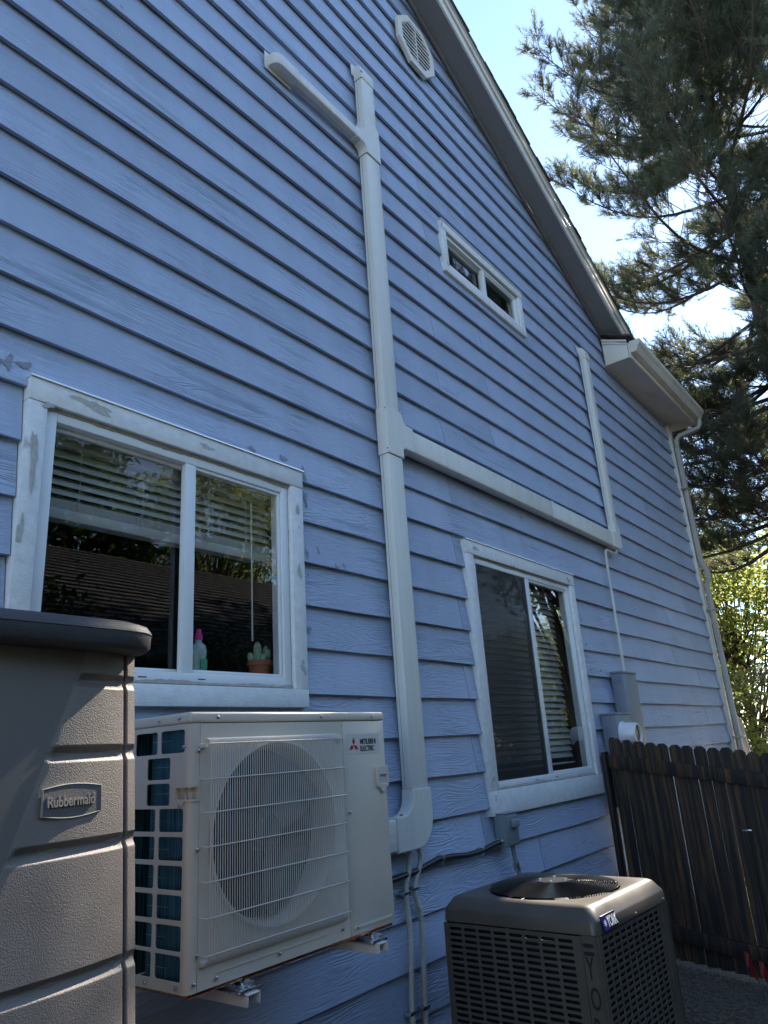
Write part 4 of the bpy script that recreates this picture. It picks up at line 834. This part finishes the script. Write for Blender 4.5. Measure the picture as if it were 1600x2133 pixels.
# ------------------------------------------------------------------ gravel, needles litter, marker flags
def scatter(n, box, size, name, mat, label, cat):
    ico = np.array([(1, 0, 0), (-1, 0, 0), (0, 1, 0), (0, -1, 0), (0, 0, 1), (0, 0, -1)], float); fc = np.array([(0, 2, 4), (2, 1, 4), (1, 3, 4), (3, 0, 4), (2, 0, 5), (1, 2, 5), (3, 1, 5), (0, 3, 5)])
    p = np.stack([rng.uniform(box[0], box[1], n), rng.uniform(box[2], box[3], n)], 1); s = rng.uniform(size[0], size[1], (n, 1)) * rng.uniform(.6, 1.4, (n, 3)); a = rng.uniform(0, 6.28, n)
    q = ico[None] * s[:, None] ; c, s_ = np.cos(a)[:, None], np.sin(a)[:, None]; X = q[..., 0] * c - q[..., 1] * s_ + p[:, :1]; Y = q[..., 0] * s_ + q[..., 1] * c + p[:, 1:]; Z = q[..., 2] * .6 + (.16 + .12 * np.clip(p[:, 1:], -4.2, 0)) + s[:, 2:] * .35
    V = np.stack([X, Y, Z], -1).reshape(-1, 3); F = (fc[None] + (np.arange(n) * 6)[:, None, None]).reshape(-1, 3)
    o = link(bpy.data.objects.new(name, np_mesh(name, V, F, mat))); tag(o, label, cat); o['kind'] = 'stuff'
scatter(9000, (3.7, 5.56, -1.9, -.02), (.005, .013), 'gravel', 'gravel', 'loose gravel on the ground at the foot of the fence', 'gravel')
n = 5000; p = np.stack([rng.uniform(3.6, 5.5, n), rng.uniform(-1.8, -.02, n)], 1); a = rng.uniform(0, 6.28, n); l = rng.uniform(.03, .07, n); z = .16 + .12 * p[:, 1] + rng.uniform(.012, .024, n)
d = np.stack([np.cos(a) * l, np.sin(a) * l, rng.uniform(-.008, .012, n)], 1); c0 = np.c_[p, z]; w = np.stack([-np.sin(a), np.cos(a), 0 * a], 1) * .0012
o = link(bpy.data.objects.new('pine_litter', np_mesh('pine_litter', np.stack([c0 - d - w, c0 - d + w, c0 + d], 1).reshape(-1, 3), np.arange(3 * n).reshape(-1, 3), 'straw'))); tag(o, 'fallen brown pine needles over the gravel by the fence', 'needles'); o['kind'] = 'stuff'
for (x, y_, lab) in ((5.40, -.815, 'small red marker flag on a wire, closer to the fence'), (5.27, -.925, 'small red marker flag on a wire, further out on the gravel')):
    z0 = gz(y_); f_ = thing('marker_flag', lab, 'marker flag', (x, y_, z0), group='red marker flags')
    B().tube([(x, y_, z0 - .02), (x + .003, y_, z0 + .22)], .0018, 5).build('wire', 'galvanised', f_)
    V = []
    for i in range(6):
        for j in range(6): u, v = i / 5, j / 5; V.append((x + .004 + .03 * math.sin(u * 5 + v * 2) * u, y_ - .05 * u, z0 + .22 - .08 * v - .08 * u * u - .02 * u * v))
    B().add(V, [(i * 6 + j, i * 6 + j + 1, i * 6 + j + 7, i * 6 + j + 6) for i in range(5) for j in range(5)]).add([(p_[0] + .0012, p_[1], p_[2]) for p_ in V], [(i * 6 + j, i * 6 + j + 6, i * 6 + j + 7, i * 6 + j + 1) for i in range(5) for j in range(5)]).build('flag', 'flag_red', f_, fix=False)

# ------------------------------------------------------------------ trees
def inhouse(P): return (P[:, 0] < 10.0) & (P[:, 1] > -.62) & (P[:, 2] < 6.0 + .5 * (P[:, 1] + .3)) | (P[:, 0] < 7.9) & (P[:, 1] > -.3) & (P[:, 2] < 8.75 - .48 * (P[:, 0] - 2))
GAPS = [(np.array(o, float), r) for o, r in (((0, -2.3, 1.6), .34), ((.86, -1.0, 1.68), .28), ((.86, -1.0, 1.46), .30), ((.80, -1.03, 1.05), .2), ((2.95, -.95, 1.0), .34), ((3.2, -.95, 1.0), .30), ((3.5, -.85, 1.0), .26), ((1.9, -.44, 1.755), .16), ((1.3, -.6, 1.5), .2))]
def ingap(P, k=1.0):
    m_ = np.zeros(len(P), bool)
    for o_, r in GAPS:
        d = P - o_; t = d @ SUN; m_ |= (np.linalg.norm(d - t[:, None] * SUN, axis=1) < r * k) & (t > 3)
    return m_
def pine(base, H, zlo, rad, seed, label, dens=1.0, needle=.15, nmat='needles'):
    rg = np.random.default_rng(seed); rd = random.Random(seed)
    t = thing('pine_tree', label, 'tree', base); bx, by, bz = base
    def axis(z): return Vector((bx + .12 * math.sin(z * .35), by + .1 * math.sin(z * .27 + 1), bz + z))
    B().tube([axis(z) for z in np.linspace(-.1, H, 26)], [.16 * (1 - z / H) ** .75 + .012 for z in np.linspace(0, H, 26)], 12).build('trunk', 'bark', t)
    wood = B(); sh_p = []; sh_d = []
    z = zlo; wi = 0
    while z < H - .25:
        nb = rd.randint(6, 8); a0 = rd.random() * 6.28
        for k in range(nb):
            a = a0 + 6.283 * k / nb + rd.uniform(-.3, .3); f = (z - zlo) / (H - zlo); Lb = rad(f) * rd.uniform(.72, 1.12)
            if Lb < .2: continue
            d = Vector((math.cos(a), math.sin(a), 0)); rise0 = rd.uniform(-.18, .15) + .35 * f; pts = []; m_ = 9; zz = z + rd.uniform(-.15, .15); wig = rd.uniform(-.3, .3)
            side = Vector((-d.y, d.x, 0))
            for i in range(m_ + 1):
                s = i / m_; pts.append(axis(zz) + d * Lb * s + side * (wig * Lb * .35 * s * s + .05 * math.sin(7 * s + k)) + Vector((0, 0, Lb * (rise0 * s - .10 * math.sin(s * 3.1) + .26 * s ** 3))))
            bad = [i for i, q_ in enumerate(pts) if (q_.x < 10.05 and q_.y > -.75 and q_.z < 6.3 + .5 * (q_.y + .3)) or (q_.x < 7.95 and q_.z < 9)]
            if bad:
                if bad[0] < 4: continue
                Lb *= (bad[0] - 1) / m_; pts = pts[:bad[0]]; m_ = len(pts) - 1
            if ingap(np.array([pts[i].lerp(pts[i + 1], u_) for i in range(m_) for u_ in (0, .33, .66)]), .35).sum() > 0: continue
            r0 = .012 + .008 * Lb
            wood.tube(pts, [r0 * (1 - .85 * i / m_) for i in range(m_ + 1)], 5, False)
            # secondary twigs, mostly in the outer part; each ends in a candle-like shoot
            ns = max(4, int(Lb * 8.6 * dens))
            for q_ in range(ns):
                s = min(.999, .14 + .86 * (q_ + rd.random()) / ns); fi = s * m_; i = int(fi); p = pts[i].lerp(pts[min(i + 1, m_)], fi - i); tg = (pts[min(i + 1, m_)] - pts[i]).normalized()
                sg = 1 if q_ % 2 else -1; tw = (tg * rd.uniform(.35, .9) + side * sg * rd.uniform(.4, 1.0) + Vector((0, 0, rd.uniform(-.05, .55)))).normalized(); Lt = rd.uniform(.25, .8) * (1.15 - .65 * s) * min(1, Lb / 2 + .35)
                mid = p + tw * Lt * .5; e = p + tw * Lt + Vector((0, 0, .16 * Lt)); wood.tube([p, mid, e], [.008, .006, .004], 4, False)
                for w_ in range(rd.randint(7, 9)):
                    sd_ = (tw * rd.uniform(.2, 1) + Vector((rd.uniform(-.6, .6), rd.uniform(-.6, .6), rd.uniform(.1, 1.0)))).normalized(); st = p.lerp(e, rd.uniform(.3, 1)); sh_p.append(st); sh_d.append(sd_ * rd.uniform(.18, .42))
            sd_ = (pts[-1] - pts[-2]).normalized() + Vector((0, 0, .5)); sh_p.append(pts[-1]); sh_d.append(sd_.normalized() * rd.uniform(.3, .5))
        z += rd.uniform(.36, .56); wi += 1
    SP = np.array(sh_p); SD = np.array(sh_d)
    cen = SP + SD * .5; keep = ~inhouse(cen) & ~ingap(cen); SP, SD = SP[keep], SD[keep]
    n = len(SP); L_ = np.linalg.norm(SD, axis=1); NN = 40
    t1 = np.cross(SD, np.array([.3, .2, 1.])); t1 /= np.linalg.norm(t1, axis=1)[:, None] + 1e-9; t2 = np.cross(SD / L_[:, None], t1)
    u = rg.uniform(0.02, 1, (n, NN)); an = rg.uniform(0, 6.283, (n, NN)); op = rg.uniform(.35, .85, (n, NN)); ln = needle * rg.uniform(.7, 1.15, (n, NN)) * (1 - .25 * u)
    root = SP[:, None] + SD[:, None] * u[..., None]; ax = (SD / L_[:, None])[:, None]
    rad_ = t1[:, None] * np.cos(an)[..., None] + t2[:, None] * np.sin(an)[..., None]
    dr = ax * np.cos(op)[..., None] + rad_ * np.sin(op)[..., None]; dr[..., 2] -= .10
    tip = root + dr * ln[..., None]; wv = np.cross(dr, rg.normal(size=(n, NN, 3))); wv /= np.linalg.norm(wv, axis=-1)[..., None]; wv *= .0043
    V = np.stack([root - wv, root + wv, tip], 2).reshape(-1, 3); F = np.arange(len(V)).reshape(-1, 3)
    o = link(bpy.data.objects.new('crown', np_mesh('crown', V, F, nmat)), t)
    tw_ = B()
    for p, d in zip(SP, SD): tw_.add([p + t_ for t_ in (np.array((.003, 0, 0)), np.array((-.0015, .003, 0)), np.array((-.0015, -.003, 0)))] + [p + d], [(0, 1, 3), (1, 2, 3), (2, 0, 3)])
    wood.v += []; 
    me = wood.mesh('limbs', smooth=60, fix=False); me.materials.append(MATS['branch_bark']); link(bpy.data.objects.new('limbs', me), t)
    me = tw_.mesh('shoots', smooth=0, fix=False); me.materials.append(MATS['branch_bark']); link(bpy.data.objects.new('shoots', me), t)
    return t
pine((11.6, -1.2, -.02), 16.5, 4.5, lambda f: (4.3 * (1 - f) ** .5 * min(1, .75 + f * 1.6)) , 5, 'tall dark pine towering behind the house corner')
pine((14.2, 3.0, .16), 8.5, .8, lambda f: 2.7 * (1 - f) ** .8, 9, 'smaller sunlit pine behind the fence beside the downspout', dens=.8, needle=.13, nmat='needles_sunlit')

def leafy(base, H, rx, rz_, zc_, nclump, per, leaf, mat, seed, name, label, cat='tree', trunk=.10, clump=.38):
    rg = np.random.default_rng(seed); t = thing(name, label, cat, base); b0 = np.array(base)
    u = rg.normal(size=(nclump, 3)); u /= np.linalg.norm(u, axis=1)[:, None]; rr = rg.uniform(.35, 1, nclump) ** .6
    C = u * rr[:, None] * np.array([rx, rx, rz_]) * rg.uniform(.8, 1.12, (nclump, 1)) + np.array([0, 0, zc_]) + b0; C = C[C[:, 2] > b0[2] + .15]; C = C[~inhouse(C)]
    w = B(); top = b0 + np.array([.1, .05, zc_ + rz_ * .5])
    w.tube([b0 + np.array([0, 0, -.05]), b0 * .6 + top * .4 + np.array([.06, .03, 0]), top], [trunk, trunk * .7, trunk * .15], 8).build('trunk', 'bark', t)
    lim = B()
    for c in C[:: max(1, len(C) // 70)]:
        s = rg.uniform(.15, .7); p = b0 + (top - b0) * s; lim.tube([p, (p + c) / 2 + np.array([0, 0, -.08]), c], [trunk * .3, trunk * .17, .005], 4, False)
    lim.build('limbs', 'branch_bark', t, smooth=60, fix=False)
    n = len(C) * per; P = np.repeat(C, per, 0) + rg.normal(size=(n, 3)) * clump * np.array([.6, .6, .42])
    k = ~inhouse(P) & ~ingap(P) & (P[:, 2] > b0[2] + .05); P = P[k]; n = len(P)
    nr = rg.normal(size=(n, 3)); nr[:, 2] = np.abs(nr[:, 2]) + .4; nr /= np.linalg.norm(nr, axis=1)[:, None]; a = np.cross(nr, rg.normal(size=(n, 3))); a /= np.linalg.norm(a, axis=1)[:, None]; c = np.cross(nr, a); s = leaf * rg.uniform(.6, 1.2, (n, 1))
    V = np.stack([P - a * s, P - a * s * .1 + c * s * .48 + nr * s * .12, P + a * s - nr * s * .15, P - a * s * .1 - c * s * .48 + nr * s * .12], 1).reshape(-1, 3)
    q = np.arange(n)[:, None] * 4; F = np.concatenate([q + np.array([[0, 1, 2]]), q + np.array([[0, 2, 3]])], 0)
    link(bpy.data.objects.new('crown', np_mesh('crown', V, F, mat)), t); return t
leafy((16.5, 1.2, .16), 6, 1.9, 1.9, 3.9, 170, 55, .075, 'leaf_lime', 21, 'leafy_tree', 'bright lime green leafy tree glowing behind the pine beyond the fence')
leafy((13.1, 1.0, .16), 3, .8, 1.1, 1.55, 90, 45, .05, 'leaf_lime', 22, 'leafy_shrub', 'lime leaved shrub close to the house corner behind the fence', 'shrub', .04, .28)
leafy((12.2, 1.9, .16), 2.4, 1.0, .75, .95, 150, 60, .04, 'leaf_dark', 23, 'leafy_shrub', 'dark dense low shrub behind the fence at the foot of the downspout', 'shrub', .04, .25)
leafy((20.5, 4.2, .16), 8, 2.8, 2.8, 4.6, 210, 50, .10, 'leaf_green', 24, 'leafy_tree', 'mid green broad tree filling the gap behind the small pine')
leafy((24.0, -2.0, .0), 8, 3.2, 3.2, 4.5, 190, 45, .12, 'leaf_green', 25, 'leafy_tree', 'distant broad tree behind the tall pine trunk')
leafy((27.0, 9.0, .16), 9, 4.0, 3.4, 4.4, 190, 45, .14, 'leaf_dark', 26, 'leafy_tree', 'distant dark tree closing the view behind the shrubs')
leafy((15.8, -4.4, -.34), 15, 2.5, 4.4, 9.0, 240, 46, .13, 'leaf_lime', 41, 'leafy_tree', 'added tall full tree shading the side yard, on the yard side of the big pine', trunk=.22, clump=.6)  # added tree out of view, placed to shade the side yard ground
leafy((23.5, -4.6, -.34), 14, 3.0, 4.2, 8.2, 220, 46, .14, 'leaf_green', 42, 'leafy_tree', 'added tall dark tree shading the side yard, further down past the pine', trunk=.2, clump=.6)  # second added tree, also there to keep sun off the side yard
pt_ = B().add([(6.2, -13.5, -.34), (21, -13.5, -.34), (21, -6.6, -.34), (6.2, -6.6, -.34)], [(0, 1, 2, 3)]).build('bounce_slab', 'bounce_concrete', smooth=0); pt_['kind'] = 'structure'  # added unseen slab that bounces warm sunlight onto the far wall
pt_.location = (0, 0, .006)
for i, (x, y_, h) in enumerate(((23.5, -8.6, 3.4), (27.5, -12.0, 4.0), (29.0, -7.0, 4.2), (33, -12.5, 4.5))):
    leafy((x, y_, -.34), 7, 2.6, 2.7, h, 170, 46, .11, ('leaf_lime', 'leaf_green')[i % 2], 80 + i, 'yard_tree', 'round low tree ' + ('at the near edge of the added bounce slab', 'behind the added bounce slab, the greener one', 'between the added bounce slab and the long side yard', 'farthest behind the added bounce slab')[i], trunk=.12, clump=.5)
for i in range(10):  # added unseen shrubs that keep sky light off the lower wall
    leafy((-3.0 + i * 1.22, -4.45 + .1 * (i % 2), -.34), 3, .72, 1.75, 1.75 + .12 * (i % 3), 130, 46, .06, 'leaf_dark', 90 + i, 'shade_shrub', 'added unseen dark shrub shading the lower wall, behind the added board fence', 'shrub', .05, .26)['group'] = 'added shrubs that shade the lower wall'
yf = thing('shade_fence', 'added unseen board fence shading the lower part of the blue wall', 'fence', (2, -3.7, -.3))  # added unseen fence, blocks low sky light and cuts ground bounce
me = B().prism([(0, 0), (.138, 0), (.138, 1.88), (.115, 1.9), (.023, 1.9), (0, 1.88)], 1, 0, .018).mesh('board', smooth=0); me.materials.append(MATS['fence_wood'])
for i in range(76):
    o = bpy.data.objects.new('board', me); COL.objects.link(o); o.parent = yf; o.matrix_parent_inverse = yf.matrix_basis.inverted(); o.location = (-3.2 + i * .142, -3.7 + random.uniform(-.004, .004), -.27)
B().box(-3.2, 7.5, -3.742, -3.705, .1, .19).box(-3.2, 7.5, -3.742, -3.705, 1.2, 1.29).build('rail', 'fence_wood', yf)
# across the side yard, seen only in the glass
leafy((13.4, -14.2, -.3), 11, 2.4, 2.6, 8.6, 220, 50, .09, 'leaf_lime', 31, 'leafy_tree', 'yellow green tree across the yard mirrored in the wide window', trunk=.12)
leafy((22.5, -14.5, -.3), 9, 3.0, 3.2, 6.0, 190, 45, .10, 'leaf_green', 32, 'leafy_tree', 'large green tree across the yard mirrored in the tall window', trunk=.16)

for i, (x, y_) in enumerate(((-8, -13), (-2.5, -15), (17.5, -19), (27, -18), (33, -9))):
    leafy((x, y_, -.34), 10, 3.0, 3.4 + (i % 3) * .5, 6.0 + (i % 2) * .8, 150, 42, .16, ('leaf_dark', 'leaf_green')[i % 2], 50 + i, 'backyard_tree', 'broad backyard tree ' + ('well past the end of the tan house', 'beside the low end of the tan house', 'behind the far end of the tan house', 'across the yard past the tan house', 'far down the yard beyond the tall pine')[i], trunk=.17, clump=.6)['group'] = 'trees behind the neighbouring house'
leafy((3.6, -14.2, -.34), 11, 3.3, 3.4, 7.2, 270, 50, .15, 'leaf_dark', 71, 'leafy_tree', 'dense dark tree right behind the tan neighbouring roof, nearer its low end', trunk=.18, clump=.6)
leafy((8.4, -14.8, -.34), 11, 3.2, 3.2, 7.4, 270, 50, .15, 'leaf_dark', 72, 'leafy_tree', 'dense dark tree right behind the middle of the tan neighbouring roof', trunk=.18, clump=.6)
# ------------------------------------------------------------------ neighbouring house across the side yard (mirrored in the glass)
nb = thing('neighbour_house', 'low tan house with brown shingle roof across the side yard', 'house', (9, -8.6, -.34))
B().box(1.5, 10.5, -12.0, -5.6, -.34, 3.0).build('wall', 'stucco', nb)
B().prism([(-5.0, 2.95), (-8.6, 5.10), (-12.6, 2.95), (-12.6, 2.8), (-8.6, 4.9), (-5.0, 2.8)], 0, 1.0, 11.0).build('roof', 'shingles', nb, smooth=0)
B().box(1.0, 11.0, -4.995, -4.97, 2.78, 2.96).build('fascia', 'roof_fascia', nb)
for i in range(24):
    f = i / 24; y_ = -5.0 - 3.6 * f; z_ = 2.95 + 2.15 * f
    B().add([(.98, y_, z_ + .035), (11.02, y_, z_ + .035), (11.02, y_ - .16, z_ + .102), (.98, y_ - .16, z_ + .102), (.98, y_, z_ - .01), (11.02, y_, z_ - .01)], [(0, 1, 2, 3), (4, 5, 1, 0)]).build('shingle_course', 'shingles', nb, smooth=0)
